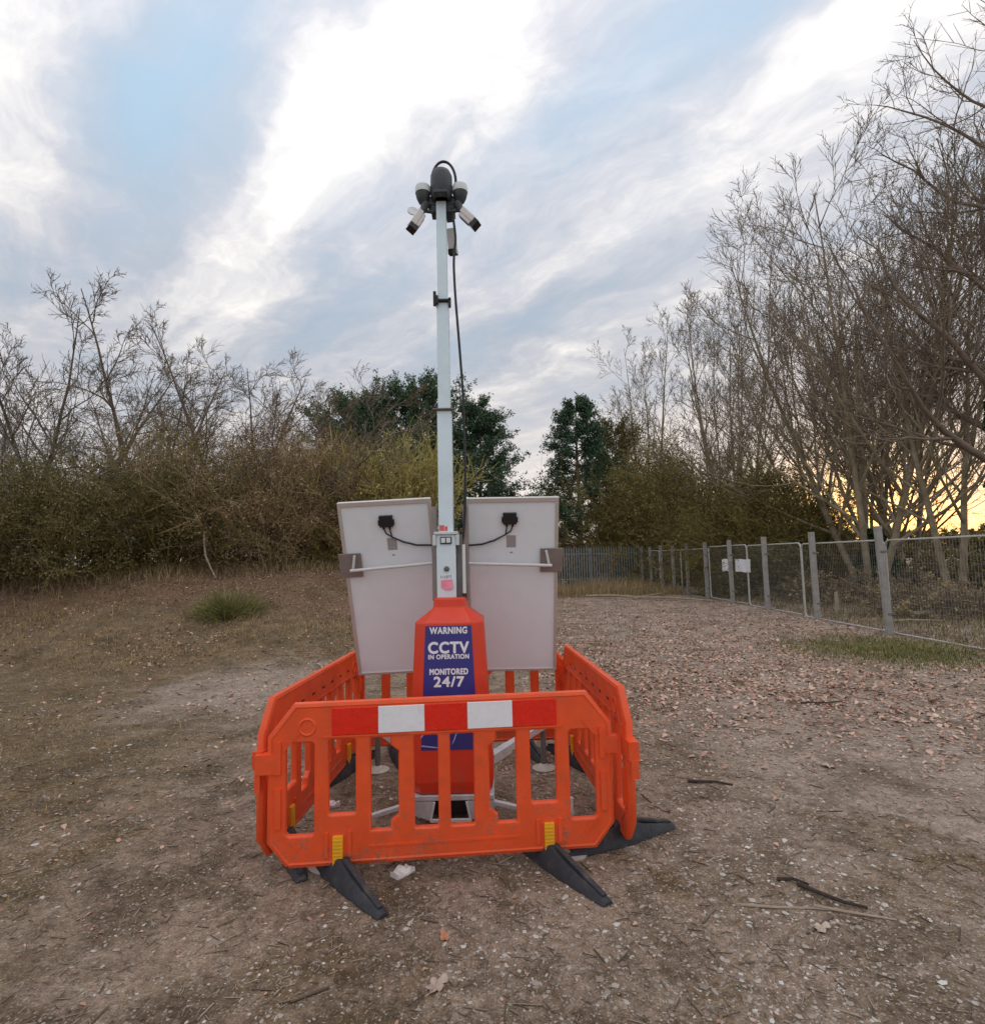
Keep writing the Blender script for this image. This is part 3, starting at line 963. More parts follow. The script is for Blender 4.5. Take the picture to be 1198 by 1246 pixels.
def mesh_panel(y0, label):
    t = thing('mesh_fence_panel', label, 'fence panel', (FX, y0, hz(FX, y0 + 1.7) + 0.02), 0, 'mesh fence panels')
    r = 0.12
    loop = []
    for cy, cz, a0 in ((PANEL_L - r, PANEL_H - r, 0), (r, PANEL_H - r, 90), (r, r, 180), (PANEL_L - r, r, 270)):
        for k in range(5):
            a = math.radians(a0 + k * 22.5)
            loop.append((0, cy + r * math.cos(a), cz + r * math.sin(a)))
    loop.append(loop[0])
    MB().tube(loop, 0.021, 7, cap=False).build('frame', MT['fence_tube'], t, smooth=True)
    w = MB()
    n = 46
    for i in range(1, n):
        yy = PANEL_L * i / n
        bar(w, (0, yy, 0.03), (0, yy, PANEL_H - 0.03), 0.0030)
    for i in range(1, 12):
        zz = PANEL_H * i / 12
        bar(w, (0.004, 0.03, zz), (0.004, PANEL_L - 0.03, zz), 0.0030)
    o = w.build('wire_mesh', MT['wire'], t)
    o['kind'] = 'stuff'
    return t


panel_notes = ['second panel outside the camera view', 'closest mesh fence panel running out of view behind the leaning post', 'mesh fence panel just beyond the leaning post',
               'mesh fence panel in front of the bramble before the banners', 'mesh fence panel that carries the two white banners',
               'mesh fence panel just past the white banners', 'mesh fence panel two past the white banners', 'last mesh fence panel beside the palisade corner']
panels = []
for k in range(1, 8):
    y0 = 12.55 + (k - 2) * 3.42
    if k == 1:
        panels.append(mesh_panel(y0, panel_notes[k]))
    else:
        panels.append(dup(panels[0], (FX, y0, hz(FX, y0 + 1.7) + 0.02), 0, panel_notes[k], 'mesh fence panels'))


def fence_post(x, y, h, tilt, label, first=None):
    loc = (x, y, hz(x, y) - 0.05)
    if first is None:
        t = thing('fence_post', label, 'post', loc, 0, 'grey fence posts')
        m = MB().box((-0.066, -0.05, 0), (0.066, 0.05, 2.32))
        m.build('shaft', MT['post'], t, bevel=0.008)
        for zz in (0.45, 1.75):
            MB().box((-0.03, -0.062, zz), (0.135, 0.062, zz + 0.05)).build('clip', MT['dark_steel'], t, bevel=0.006)
    else:
        t = dup(first, loc, 0, label, 'grey fence posts')
    t.rotation_euler = tilt
    t.scale = (1, 1, h / 2.32)
    return t


pn = ['leaning grey fence post, tallest in view, beside the green grass patch', 'second grey fence post counting from the leaning one', 'third grey fence post counting from the leaning one',
      'grey fence post standing in front of the white banners', 'first grey fence post past the white banners', 'second grey fence post past the white banners',
      'third grey fence post past the white banners', 'fourth grey fence post past the white banners', 'fifth grey fence post past the white banners', 'last grey fence post at the palisade corner']
fp = None
for i, (yy, xx, h) in enumerate(((12.41, 8.50, 2.40), (15.1, 8.48, 2.36), (17.9, 8.52, 2.32), (20.45, 8.50, 2.30), (22.9, 8.52, 2.32), (25.1, 8.53, 2.34), (27.1, 8.55, 2.30), (29.1, 8.55, 2.34), (31.1, 8.57, 2.30), (33.0, 8.6, 2.34))):
    o = fence_post(xx, yy, h, (0.0, random.uniform(-0.012, 0.004) - (0.032 if i == 0 else 0), 0), pn[i], fp)
    fp = fp or o

for (y0, y1, zt, lab) in ((19.05, 20.28, 1.56, 'smaller white banner on the near side of its fence post'), (20.52, 21.45, 1.54, 'white banner on the mesh fence past its post')):
    b = MB()
    n = 6
    vs, fs = [], []
    for s in (0, 0.006):
        for i in range(n + 1):
            for j in range(3):
                yy = y0 + (y1 - y0) * i / n
                vs.append((FX - 0.045 + s - 0.015 * math.sin(i * 1.7 + j), yy, hz(FX, yy) + zt - 0.44 * j / 2 + 0.012 * math.sin(i * 2.1)))
    for s in (0, (n + 1) * 3):
        for i in range(n):
            for j in range(2):
                a = s + i * 3 + j
                fs.append((a, a + 1, a + 4, a + 3))
    o = b.add(vs, fs).build('banner', MT['banner'])
    tag(o, lab, 'banner', 'white banners on the fence')

# palisade across the end of the site
PY = 34.2
pal = thing('palisade_fence', 'grey green steel palisade fence closing the far end of the site', 'fence', (0, PY, 0))
pm = MB()
x = -6.0
while x < 8.9:
    z = hz(x, PY)
    bar_w = 0.068
    pm.loft([[(x, 0, z), (x + bar_w, 0, z), (x + bar_w, 0.012, z), (x, 0.012, z)],
             [(x, 0, z + 2.25), (x + bar_w, 0, z + 2.25), (x + bar_w, 0.012, z + 2.25), (x, 0.012, z + 2.25)],
             [(x + 0.028, 0, z + 2.4), (x + 0.04, 0, z + 2.4), (x + 0.04, 0.012, z + 2.4), (x + 0.028, 0.012, z + 2.4)]])
    x += 0.150
o = pm.build('pale', MT['palisade'], pal)
o['kind'] = 'stuff'
for zz in (0.45, 1.95):
    MB().box((-6.0, 0.016, zz), (8.9, 0.06, zz + 0.05)).build('rail', MT['palisade'], pal)
for k in range(6):
    xx = -6 + k * 2.95
    MB().box((xx, 0.065, -0.1), (xx + 0.11, 0.16, 2.3)).build('post', MT['palisade'], pal)

# ------------------------------------------------------------------ pedestrian barriers


def curve_solid(outline, holes, extr, bevel):
    """moulded sheet with rounded edges: outline and holes in (x, z), thickness along y; returns verts, faces"""
    cu = bpy.data.curves.new('tmp', 'CURVE')
    cu.dimensions = '2D'
    cu.fill_mode = 'BOTH'
    cu.extrude = extr
    cu.bevel_depth = bevel
    cu.bevel_resolution = 2
    for poly in [outline] + holes:
        sp = cu.splines.new('POLY')
        sp.points.add(len(poly) - 1)
        for p, (a, b) in zip(sp.points, poly):
            p.co = (a, b, 0, 1)
        sp.use_cyclic_u = True
    o = bpy.data.objects.new('tmp', cu)
    C.objects.link(o)
    dg = bpy.context.evaluated_depsgraph_get()
    me = bpy.data.meshes.new_from_object(o.evaluated_get(dg))
    vs = [(v.co.x, -v.co.z, v.co.y) for v in me.vertices]
    fs = [tuple(p.vertices) for p in me.polygons]
    bpy.data.objects.remove(o)
    bpy.data.curves.remove(cu)
    bpy.data.meshes.remove(me)
    return vs, fs


def rrect(x0, z0, x1, z1, r, n=4):
    out = []
    for cx, cz, a0 in ((x1 - r, z1 - r, 0), (x0 + r, z1 - r, 90), (x0 + r, z0 + r, 180), (x1 - r, z0 + r, 270)):
        for k in range(n + 1):
            a = math.radians(a0 + k * 90 / n)
            out.append((cx + r * math.cos(a), cz + r * math.sin(a)))
    return out


BZ0, BZ1 = 0.098, 0.968


def barrier_meshes():
    L, c1, c2 = 2.0, 0.152, 0.175
    out = [(0.115, BZ0), (L - 0.115, BZ0), (L - 0.014, BZ0 + 0.125), (L - 0.014, BZ1 - c2), (L - c1, BZ1), (c1, BZ1), (0.014, BZ1 - c2), (0.014, BZ0 + 0.125)]
    zt = BZ1 - 0.183
    zb = BZ0 + 0.148
    zf = BZ0 + 0.248
    hol = []

    def notched(x0, x1, side):
        n = 0.045
        if side > 0:
            return [(x0, zb), (x1 - n, zb), (x1 - n, zb + 0.05), (x1, zb + 0.085), (x1, zt - 0.085), (x1 - n, zt - 0.05), (x1 - n, zt), (x0, zt)]
        return [(x0 + n, zb), (x1, zb), (x1, zt), (x0 + n, zt), (x0 + n, zt - 0.05), (x0, zt - 0.085), (x0, zb + 0.085), (x0 + n, zb + 0.05)]

    hol.append(rrect(0.085, BZ0 + 0.142, 0.265, zt - 0.01, 0.03))
    hol.append(rrect(0.325, zf, 0.50, zt, 0.025))
    hol.append(notched(0.565, 0.745, 1))
    hol.append(rrect(0.815, zb, 0.975, zt, 0.022))
    hol.append(rrect(1.025, zb, 1.185, zt, 0.022))
    hol.append(notched(1.255, 1.435, -1))
    hol.append(rrect(1.50, zf, 1.675, zt, 0.025))
    hol.append(rrect(1.735, BZ0 + 0.142, 1.915, zt - 0.01, 0.03))
    m = MB()
    m.add(*curve_solid(out, hol, 0.012, 0.011))
    # moulded rim round the outline and ribs
    m.tube([(p[0], 0, p[1]) for p in out] + [(out[0][0], 0, out[0][1])], 0.027, 8, cap=False)
    for s in (1, -1):
        y = 0.019 * s
        m.box((0.30, y - 0.010, BZ1 - 0.179), (1.70, y + 0.010, BZ1 - 0.169))
        for xx in (0.325, 0.455, 1.545, 1.675):
            m.box((xx - 0.010, y - 0.014, BZ0 + 0.03), (xx + 0.010, y + 0.014, BZ0 + 0.165))
        m.box((0.56, y - 0.008, BZ0 + 0.070), (1.44, y + 0.008, BZ0 + 0.082))
        for xx in (0.055, 1.945):
            m.box((xx - 0.016, y - 0.016, BZ0 + 0.20), (xx + 0.016, y + 0.016, BZ0 + 0.42))
            m.box((xx - 0.016, y - 0.016, BZ0 + 0.50), (xx + 0.016, y + 0.016, BZ0 + 0.68))
        for xx, dx in ((0.135, 1), (1.865, -1)):
            bar(m, (xx - 0.055 * dx, y, BZ1 - 0.24), (xx + 0.035 * dx, y, BZ1 - 0.14), 0.016, 0.02)
            bar(m, (xx - 0.055 * dx, y, BZ0 + 0.16), (xx + 0.035 * dx, y, BZ0 + 0.08), 0.016, 0.02)
        ring = [(0.215 + 0.045 * math.cos(2 * PI * k / 18), y * 1.1, BZ1 - 0.115 + 0.045 * math.sin(2 * PI * k / 18)) for k in range(19)]
        m.tube(ring, 0.009, 6, cap=False)
    # coupling hooks on the ends
    m.box((-0.075, -0.032, 0.60), (0.04, 0.028, 0.71))
    m.box((-0.078, -0.026, 0.50), (-0.048, 0.018, 0.605))
    m.box((1.96, -0.028, 0.62), (2.045, 0.030, 0.72))
    body = m
    slot = []                                     # dark drain slots along the inner face of the top band
    for k in range(7):
        slot.append(MB().box((0.36 + 0.205 * k, 0.0225, BZ1 - 0.12), (0.415 + 0.205 * k, 0.0242, BZ1 - 0.105)))
    return body, slot


def rubber_foot_mb():
    m = MB()
    prof = [(-0.50, 0.022, 0.034), (-0.46, 0.034, 0.042), (-0.32, 0.058, 0.055), (-0.17, 0.086, 0.066), (-0.06, 0.125, 0.072), (0.06, 0.125, 0.072), (0.17, 0.086, 0.066), (0.32, 0.058, 0.055), (0.46, 0.034, 0.042), (0.50, 0.022, 0.034)]
    rings = []
    for (yy, h, w) in prof:
        rings.append([(-w, yy, 0.0), (w, yy, 0.0), (w * 0.92, yy, h * 0.35), (w * 0.42, yy, h), (-w * 0.42, yy, h), (-w * 0.92, yy, h * 0.35)])
    m.loft(rings)
    for s in (-1, 1):
        bar(m, (0.0, s * 0.08, 0.125), (0.0, s * 0.47, 0.036), 0.03, 0.02)
    return m


bar_body, bar_slot = barrier_meshes()
proto = None


def make_barrier(loc, rz, label):
    t = thing('plastic_barrier', label, 'barrier', loc, rz, 'orange barriers around the tower')
    bar_body.build('panel', MT['orange'], t, smooth=True)
    for q in bar_slot:
        q.build('slot', MT['black'], t)
    xs = [0.355, 0.62, 0.89, 1.14, 1.41, 1.675]
    for k in range(5):
        MB().box((xs[k] + 0.001, -0.0305, BZ1 - 0.166), (xs[k + 1] - 0.001, -0.0232, BZ1 - 0.013)).build('reflective_strip', MT['white_strip' if k in (1, 3) else 'red_strip'], t, bevel=0.002, seg=1)
    for xx in (0.39, 1.61):
        f = rubber_foot_mb().build('foot', MT['rubber'], t, smooth=True, bevel=0.006)
        f.location = (xx, 0.0, 0.0)
        f.rotation_euler = (0, 0, math.radians(36 if xx < 1 else 27))
        y = MB()
        y.box((-0.029, -0.042, BZ0 - 0.035), (0.029, 0.042, BZ0 + 0.145))
        for q in range(8):
            y.box((-0.025, -0.0445, BZ0 - 0.022 + q * 0.020), (0.025, -0.0415, BZ0 - 0.012 + q * 0.020))
        lt = y.build('latch', MT['yellow'], t, bevel=0.004)
        lt.location = (xx, 0, 0)
    return t


def heading(a, b):
    return math.atan2(b[1] - a[1], b[0] - a[0])


# outer face is local -y: the run goes anticlockwise seen from above
P_front = ((-1.315, 3.372), (0.675, 3.545))
P_side_b = ((0.79, 3.50), (0.655, 5.49))
P_back = ((0.66, 5.56), (-1.33, 5.46))
P_side_a = ((-1.29, 5.41), (-1.385, 3.41))
proto = make_barrier((*P_front[0], 0.0), heading(*P_front), 'orange plastic barrier across the front with red and white reflective strip')
dup(proto, (*P_side_b[0], 0.0), heading(*P_side_b), 'orange plastic barrier on the fence side of the red tower')
dup(proto, (*P_back[0], 0.0), heading(*P_back), 'orange plastic barrier behind the solar panels, mostly hidden')
dup(proto, (*P_side_a[0], 0.0), heading(*P_side_a), 'orange plastic barrier on the hedge side with slots along its inner face')
# feet swivel differently on each barrier
for o in C.objects:
    if o.name.startswith('foot') and o.parent and o.parent is not proto:
        if o.parent['label'].endswith('red tower'):
            o.rotation_euler = (0, 0, math.radians(22 if o.location.x < 1 else -69))
            if o.location.x < 1:
                o.location.x = 0.25
                o.scale = (1, 0.84, 1)
        elif 'inner face' in o.parent['label']:
            o.rotation_euler = (0, 0, math.radians(-58 if o.location.x > 1 else 74))
        else:
            o.rotation_euler = (0, 0, math.radians(14))

# ------------------------------------------------------------------ the camera tower
TX, TY = -0.318, 4.15
tw = thing('surveillance_tower', 'red body camera tower with tall silver mast and two solar panels inside the barriers', 'camera tower', (TX, TY, 0))


def octa(cx, cy, hw, hd, c, z):
    return [(cx - hw + c, cy - hd, z), (cx + hw - c, cy - hd, z), (cx + hw, cy - hd + c, z), (cx + hw, cy + hd - c, z), (cx + hw - c, cy + hd, z), (cx - hw + c, cy + hd, z), (cx - hw, cy + hd - c, z), (cx - hw, cy - hd + c, z)]


B_SH = dict(hw=0.237, c=0.078)
B_BT = dict(hw=0.288, c=0.084)
ZS, ZB = 1.372, 0.34
body = MB()
body.loft([octa(0, 0, 0.275, 0.275, 0.08, 0.262), octa(0, 0, 0.288, 0.288, 0.084, 0.34), octa(0, 0, 0.237, 0.237, 0.078, ZS), octa(0.0, 0.0, 0.118, 0.118, 0.018, 1.462), octa(0, 0, 0.112, 0.112, 0.016, 1.530)])
body.build('body', MT['red_body'], tw, bevel=0.009, seg=2)


def face_pt(s, z, off=0.0):
    """point on the sloping front face of the body: s sideways (m), z height"""
    k = (z - ZB) / (ZS - ZB)
    return (s, -(0.288 + (0.237 - 0.288) * k) - off, z)


def half(z):
    k = (z - ZB) / (ZS - ZB)
    return (0.288 - 0.084) * (1 - k) + (0.237 - 0.078) * k


def face_sheet(poly, off, th=0.0015):
    n = len(poly)
    vs = [face_pt(s, z, off) for s, z in poly] + [face_pt(s, z, off - th) for s, z in poly]
    fs = [tuple(range(n)), tuple(range(2 * n - 1, n - 1, -1))] + [(i, i + n, (i + 1) % n + n, (i + 1) % n) for i in range(n)]
    return vs, fs


zt_, zb_ = 1.352, 0.545
sign = MB()
sign.add(*face_sheet([(-half(zb_) + 0.004, zb_), (half(zb_) - 0.004, zb_), (half(zt_) - 0.004, zt_), (-half(zt_) + 0.004, zt_)], 0.003, 0.0025))
sg = sign.build('warning_sign', MT['blue'], tw)


def lettering(text, zc, wid, hgt, xc=0.0, fat=0.0024):
    cu = bpy.data.curves.new('t', 'FONT')
    cu.body = text
    cu.space_character = 1.12
    o = bpy.data.objects.new('t', cu)
    C.objects.link(o)
    me = bpy.data.meshes.new_from_object(o.evaluated_get(bpy.context.evaluated_depsgraph_get()))
    bpy.data.objects.remove(o)
    co = np.array([v.co[:] for v in me.vertices])
    lo, hi = co.min(0), co.max(0)
    for v in me.vertices:
        s = ((v.co.x - lo[0]) / (hi[0] - lo[0]) - 0.5) * wid + xc
        z = ((v.co.y - lo[1]) / (hi[1] - lo[1]) - 0.5) * hgt + zc
        v.co = face_pt(s, z, 0.0045)
    vs = [v.co[:] for v in me.vertices]
    fs = [tuple(p.vertices) for p in me.polygons]
    bpy.data.meshes.remove(me)
    all_v, all_f = [], []
    for k, (dx, dz) in enumerate(((0, 0), (fat, 0), (-fat, 0), (0, fat), (0, -fat), (fat * .7, fat * .7), (-fat * .7, fat * .7), (fat * .7, -fat * .7), (-fat * .7, -fat * .7))):
        all_f += [tuple(i + len(all_v) for i in f) for f in fs]
        all_v += [(a + dx, b - 0.0002 * k, c + dz) for a, b, c in vs]
    me = bpy.data.meshes.new('lettering')
    me.from_pydata(all_v, [], all_f)
    me.update()
    me.materials.append(MT['white_print'])
    return link(bpy.data.objects.new('lettering', me), sg)


lettering('WARNING', 1.322, 0.252, 0.043)
lettering('CCTV', 1.208, 0.270, 0.072, fat=0.0042)
lettering('IN OPERATION', 1.148, 0.272, 0.029, fat=0.0018)
lettering('MONITORED', 1.050, 0.256, 0.037)
lettering('24/7', 0.984, 0.200, 0.064, fat=0.0034)


def streak(pts, m):
    b = MB()
    b.add(*face_sheet(pts, 0.0048, 0.001))
    return b.build('streak', m, sg)


for poly, mm in (([(0.012, 0.575), (0.030, 0.60), (0.085, 0.74), (0.078, 0.742)], 'pale_print'), ([(-0.195, 0.63), (-0.19, 0.622), (-0.085, 0.735), (-0.088, 0.742)], 'pale_print'),
                 ([(-0.085, 0.66), (-0.078, 0.655), (-0.055, 0.74), (-0.066, 0.742)], 'white_print'), ([(-0.075, 0.64), (-0.02, 0.61), (0.008, 0.60), (-0.06, 0.655)], 'pink_print'),
                 ([(-0.19, 0.57), (-0.06, 0.556), (-0.06, 0.562), (-0.185, 0.578)], 'pale_print'), ([(0.11, 0.742), (0.115, 0.742), (0.15, 0.66), (0.146, 0.66)], 'pale_print')):
    streak(poly, MT[mm])

# base frame under the body
fr = MB()
fr.box((-0.285, -0.285, 0.222), (0.285, 0.285, 0.258))
fr.build('base_frame', MT['galv'], tw, bevel=0.006)
for s in (-1, 1):
    # side plates of the fork pocket: a folded front flange on a side wall
    pk = MB()
    pk.loft([[(s * 0.284 - 0.003, -0.277, 0.15), (s * 0.284 + 0.003, -0.277, 0.15), (s * 0.284 + 0.003, 0.28, 0.15), (s * 0.284 - 0.003, 0.28, 0.15)], [(s * 0.284 - 0.003, -0.277, 0.2195), (s * 0.284 + 0.003, -0.277, 0.2195), (s * 0.284 + 0.003, 0.28, 0.2195), (s * 0.284 - 0.003, 0.28, 0.2195)]])
    pk.build('side_plate', MT['galv'], tw)
    pk = MB()
    vs = [(s * 0.288, -0.283, 0.2195), (s * 0.11, -0.283, 0.2195), (s * 0.135, -0.283, 0.098), (s * 0.288, -0.283, 0.148)]
    vs += [(a, b + 0.005, c) for a, b, c in vs]
    pk.add(vs, [(0, 1, 2, 3), (7, 6, 5, 4), (0, 4, 5, 1), (1, 5, 6, 2), (2, 6, 7, 3), (3, 7, 4, 0)])
    pk.build('fork_pocket', MT['galv'], tw)
fl = MB()
for s in (-1, 1):
    bar(fl, (s * 0.105, -0.292, 0.2195), (s * 0.132, -0.292, 0.096), 0.014, 0.012)
fl.box((-0.132, -0.30, 0.092), (0.132, -0.284, 0.112))
fl.build('pocket_flange', MT['cap'], tw, bevel=0.002)
for s in (-1, 1):
    MB().box((s * 0.062 - 0.022, -0.285, 0.0), (s * 0.062 + 0.022, -0.24, 0.094)).build('leg', MT['frame_steel'], tw, bevel=0.003)
    MB().box((s * 0.062 - 0.022, 0.22, 0.0), (s * 0.062 + 0.022, 0.265, 0.094)).build('leg', MT['frame_steel'], tw, bevel=0.003)
MB().box((-0.13, -0.20, 0.10), (0.13, 0.25, 0.2185)).build('pocket_block', MT['black'], tw, bevel=0.004)  # black box filling the dark opening between the fork pocket plates

# outriggers and screw jacks
jacks = [(-1.04, 3.535), (0.43, 3.61), (-1.04, 5.06), (0.39, 5.02)]
for (jx, jy) in jacks:
    lx, ly = jx - TX, jy - TY
    sx, sy = (1 if lx > 0 else -1), (1 if ly > 0 else -1)
    front = sy < 0
    a = Vector((sx * 0.235, sy * 0.235, 0.20 if front else 0.30))
    b_ = Vector((lx, ly, 0.20 if front else 0.36))
    m = MB()
    if front:
        bar(m, a, b_, 0.032, 0.028)
    else:
        bar(m, a, b_, 0.058, 0.058)
    m.build('outrigger', MT['galv'], tw, bevel=0.004)
    if not front:
        sl_ = MB()
        bar(sl_, Vector((sx * 0.23, sy * 0.23, 0.292)), Vector((sx * 0.23, sy * 0.23, 0.292)).lerp(Vector((lx, ly, 0.352)), 0.36), 0.072, 0.072)
        sl_.build('outrigger_socket', MT['galv'], tw, bevel=0.004)
    j = MB()
    j.lathe([(0.024, 0.03), (0.024, 0.33 if front else 0.46)], 14, Matrix.Translation((lx, ly, 0)))
    jo = j.build('jack_post', MT['dark_steel'] if not front else MT['frame_steel'], tw, smooth=True)
    p = MB()
    p.lathe([(0.098, 0.0), (0.10, 0.010), (0.06, 0.016), (0.034, 0.04), (0.026, 0.045)], 22, Matrix.Translation((lx, ly, 0)))
    p.build('foot_plate', MT['foot'], jo, smooth=True)

# mast: square telescopic sections, each in its own mesh
MX = -0.345 - TX
MY = 4.22 - TY


def section(w, z0, z1, name='mast_section', m='mast', y=MY, x=MX):
    b = MB()
    b.box((x - w / 2, y - w / 2, z0), (x + w / 2, y + w / 2, z1))
    return b.build(name, MT[m], tw, bevel=0.005)


hs = section(0.140, 1.50, 1.985, 'mast_housing')
section(0.106, 1.98, 2.915)
section(0.091, 2.91, 3.765)
section(0.076, 3.76, 4.60)
cap = MB()
cap.box((MX - 0.088, MY - 0.088, 1.985), (MX + 0.088, MY + 0.088, 2.006))
cap.build('mast_collar', MT['galv'], tw, bevel=0.003)
c2 = MB()
c2.box((MX - 0.063, MY - 0.063, 2.912), (MX + 0.063, MY + 0.063, 2.934))
c2.box((MX - 0.085, MY - 0.075, 2.918), (MX + 0.085, MY - 0.060, 2.930))
c2.build('mast_collar', MT['dark_steel'], tw, bevel=0.003)
c3 = MB()
c3.box((MX - 0.056, MY - 0.056, 3.755), (MX + 0.056, MY + 0.056, 3.778))
c3.box((MX - 0.068, MY - 0.075, 3.725), (MX - 0.046, MY - 0.045, 3.835))
c3.box((MX - 0.045, MY - 0.082, 3.735), (MX - 0.030, MY - 0.052, 3.80))
c3.box((MX + 0.046, MY - 0.070, 3.715), (MX + 0.066, MY - 0.045, 3.785))
c3.box((MX - 0.05, MY - 0.070, 3.760), (MX + 0.066, MY - 0.056, 3.776))
c3.build('mast_clamp', MT['black'], tw, bevel=0.003)
# details on the housing
fy = MY - 0.0705
sk = MB().box((MX - 0.042, fy - 0.012, 1.915), (MX + 0.042, fy, 1.968))
so_ = sk.build('socket_plate', MT['head'], hs, bevel=0.004)
for s in (-1, 1):
    MB().box((MX + s * 0.019 - 0.015, fy - 0.0165, 1.924), (MX + s * 0.019 + 0.015, fy - 0.0125, 1.960)).build('outlet', MT['cap'], hs, bevel=0.003)
bo = MB().lathe([(0.020, 0.0), (0.020, 0.010), (0.012, 0.016)], 16, Matrix.Translation((MX + 0.002, fy, 1.735)) @ Matrix.Rotation(PI / 2, 4, 'X'))
bo.build('bolt', MT['dark_steel'], hs, smooth=True)
nt_ = MB()
vs = [(-0.04, 0, 0.030), (0.042, 0, 0.036), (0.045, -0.012, -0.028), (0.0, -0.006, -0.040), (-0.040, 0, -0.022)]
vs = [(MX + a, fy - 0.003 + b, 1.622 + c) for a, b, c in vs]
nt_.add(vs + [(a, b + 0.002, c) for a, b, c in vs], [(0, 1, 2, 3, 4), (9, 8, 7, 6, 5)] + [(i, (i + 1) % 5, (i + 1) % 5 + 5, i + 5) for i in range(5)])
nt_.build('pink_note', MT['pink'], hs)
gr = MB()
random.seed(3)
for k in range(6):
    xx = MX - 0.042 + k * 0.014
    gr.box((xx, fy - 0.0012, 1.668 + random.uniform(-0.004, 0.004)), (xx + random.uniform(0.003, 0.008), fy + 0.0005, 1.688 + random.uniform(-0.006, 0.006)))
gr.build('scribble', MT['grey_print'], hs)
rb = MB()
rb.box((MX - 0.048, MY - 0.0545, 2.012), (MX - 0.012, MY - 0.0532, 2.055))
rb.box((MX - 0.008, MY - 0.0545, 2.012), (MX + 0.012, MY - 0.0532, 2.046))
rb.build('faded_sticker', MT['pink_print'], tw)
# side channel, strut and winch bits beside the housing
ch = MB()
ch.box((MX + 0.072, MY - 0.02, 1.50), (MX + 0.118, MY + 0.05, 1.985))
ch.build('winch_channel', MT['dark_steel'], tw, bevel=0.004)
MB().tube([(MX + 0.128, MY - 0.055, 1.555), (MX + 0.128, MY - 0.055, 1.91)], 0.0125, 10).build('gas_strut', MT['cap'], tw, smooth=True)
MB().box((MX + 0.112, MY - 0.075, 1.518), (MX + 0.145, MY - 0.035, 1.556)).build('strut_end', MT['black'], tw, bevel=0.004)
bs = MB()
for s in (-1, 1):
    bs.box((MX + s * 0.084 - 0.013, MY - 0.085, 1.905), (MX + s * 0.084 + 0.013, MY - 0.02, 1.982))
bs.build('collar_lug', MT['galv'], tw, bevel=0.003)
MB().box((MX - 0.112, MY + 0.01, 1.50), (MX - 0.074, MY + 0.06, 2.20)).build('back_rail', MT['brown_plate'], tw, bevel=0.003)
MB().box((MX + 0.120, MY + 0.01, 1.50), (MX + 0.158, MY + 0.06, 2.20)).build('back_rail', MT['brown_plate'], tw, bevel=0.003)

# solar panels, backs to the camera, tops tipped forward
PW, PH, TILT = 0.715, 1.47, math.radians(19.5)


def solar(cx, roll_in, jb_x, side):
    """cx: centre of the top edge (world x)"""
    up = Vector((0, -math.sin(TILT), math.cos(TILT)))
    nrm = Vector((0, -math.cos(TILT), -math.sin(TILT)))            # towards the camera
    ex = Vector((1, 0, 0))
    mtx = Matrix.Identity(4)
    for i in range(3):
        mtx[i][0], mtx[i][1], mtx[i][2] = ex[i], -nrm[i], up[i]
    mtx = Matrix.Translation((cx - TX, 4.30 - TY, 2.262)) @ mtx @ Matrix.Rotation(roll_in, 4, 'Y')
    w = PW / 2
    pan = MB().box((-w + 0.012, -0.001, -PH + 0.012), (w - 0.012, 0.003, -0.012)).build('solar_panel', MT['back_sheet'], tw)
    pan.matrix_local = mtx
    f = MB()
    t = 0.034
    f.box((-w, -0.012, -t), (w, 0.028, 0))
    f.box((-w, -0.012, -PH), (w, 0.028, -PH + 0.020))
    f.box((-w, -0.012, -PH + 0.0205), (-w + t * 0.75, 0.028, -t - 0.0005))
    f.box((w - t * 0.75, -0.012, -PH + 0.0205), (w, 0.028, -t - 0.0005))
    f.build('panel_frame', MT['alu'], pan, bevel=0.002, seg=1)
    MB().box((-w + 0.027, 0.006, -PH + 0.022), (w - 0.027, 0.020, -t - 0.002)).build('cell_sheet', MT['cells'], pan)
    j = MB()
    j.box((jb_x - 0.052, -0.032, -0.205), (jb_x + 0.052, -0.0012, -0.115))
    j.box((jb_x - 0.062, -0.026, -0.192), (jb_x + 0.062, -0.0012, -0.150))
    for s in (-1, 1):
        j.tube([(jb_x + s * 0.026, -0.016, -0.200), (jb_x + s * 0.022, -0.014, -0.225)], 0.010, 8)
    j.build('junction_box', MT['black'], pan, bevel=0.006)
    ix = side * w * 0.93
    for s in (-1, 1):
        pts = [(jb_x + s * 0.022, -0.012, -0.225), (jb_x + s * 0.018 + side * 0.01, -0.014, -0.26), (jb_x + side * 0.035, -0.014, -0.29), (jb_x + side * 0.12, -0.014, -0.335 + s * 0.002),
               (jb_x + side * 0.22, -0.016, -0.365 + s * 0.002), (ix + side * 0.03, -0.02, -0.372 + s * 0.002)]
        MB().tube(pts, 0.0055, 6).build('panel_lead', MT['black'], pan, smooth=True)
    lx = jb_x + 0.027 if side > 0 else jb_x + 0.01
    MB().box((lx - 0.037, -0.0026, -0.398), (lx + 0.037, -0.0012, -0.300)).build('rating_label', MT['grey_print'], pan)
    MB().box((lx - 0.010, -0.0026, -0.446), (lx + 0.012, -0.0012, -0.434)).build('serial_label', MT['grey_print'], pan)
    ox = -side * (w - 0.052)
    b = MB()
    b.box((ox - 0.088, -0.022, -0.60), (ox + 0.088, -0.0125, -0.405))
    b.build('clamp_plate', MT['brown_plate'], pan, bevel=0.002, seg=1)
    a = MB()
    a.tube([(ox + side * 0.045, -0.045, -0.415), (ox + side * 0.02, -0.05, -0.535)], 0.010, 8)
    a.tube([(ox - side * 0.0, -0.052, -0.535), (side * (w - 0.02), -0.075, -0.50)], 0.0125, 10)
    a.build('panel_arm', MT['cap'], pan, smooth=True)
    return pan


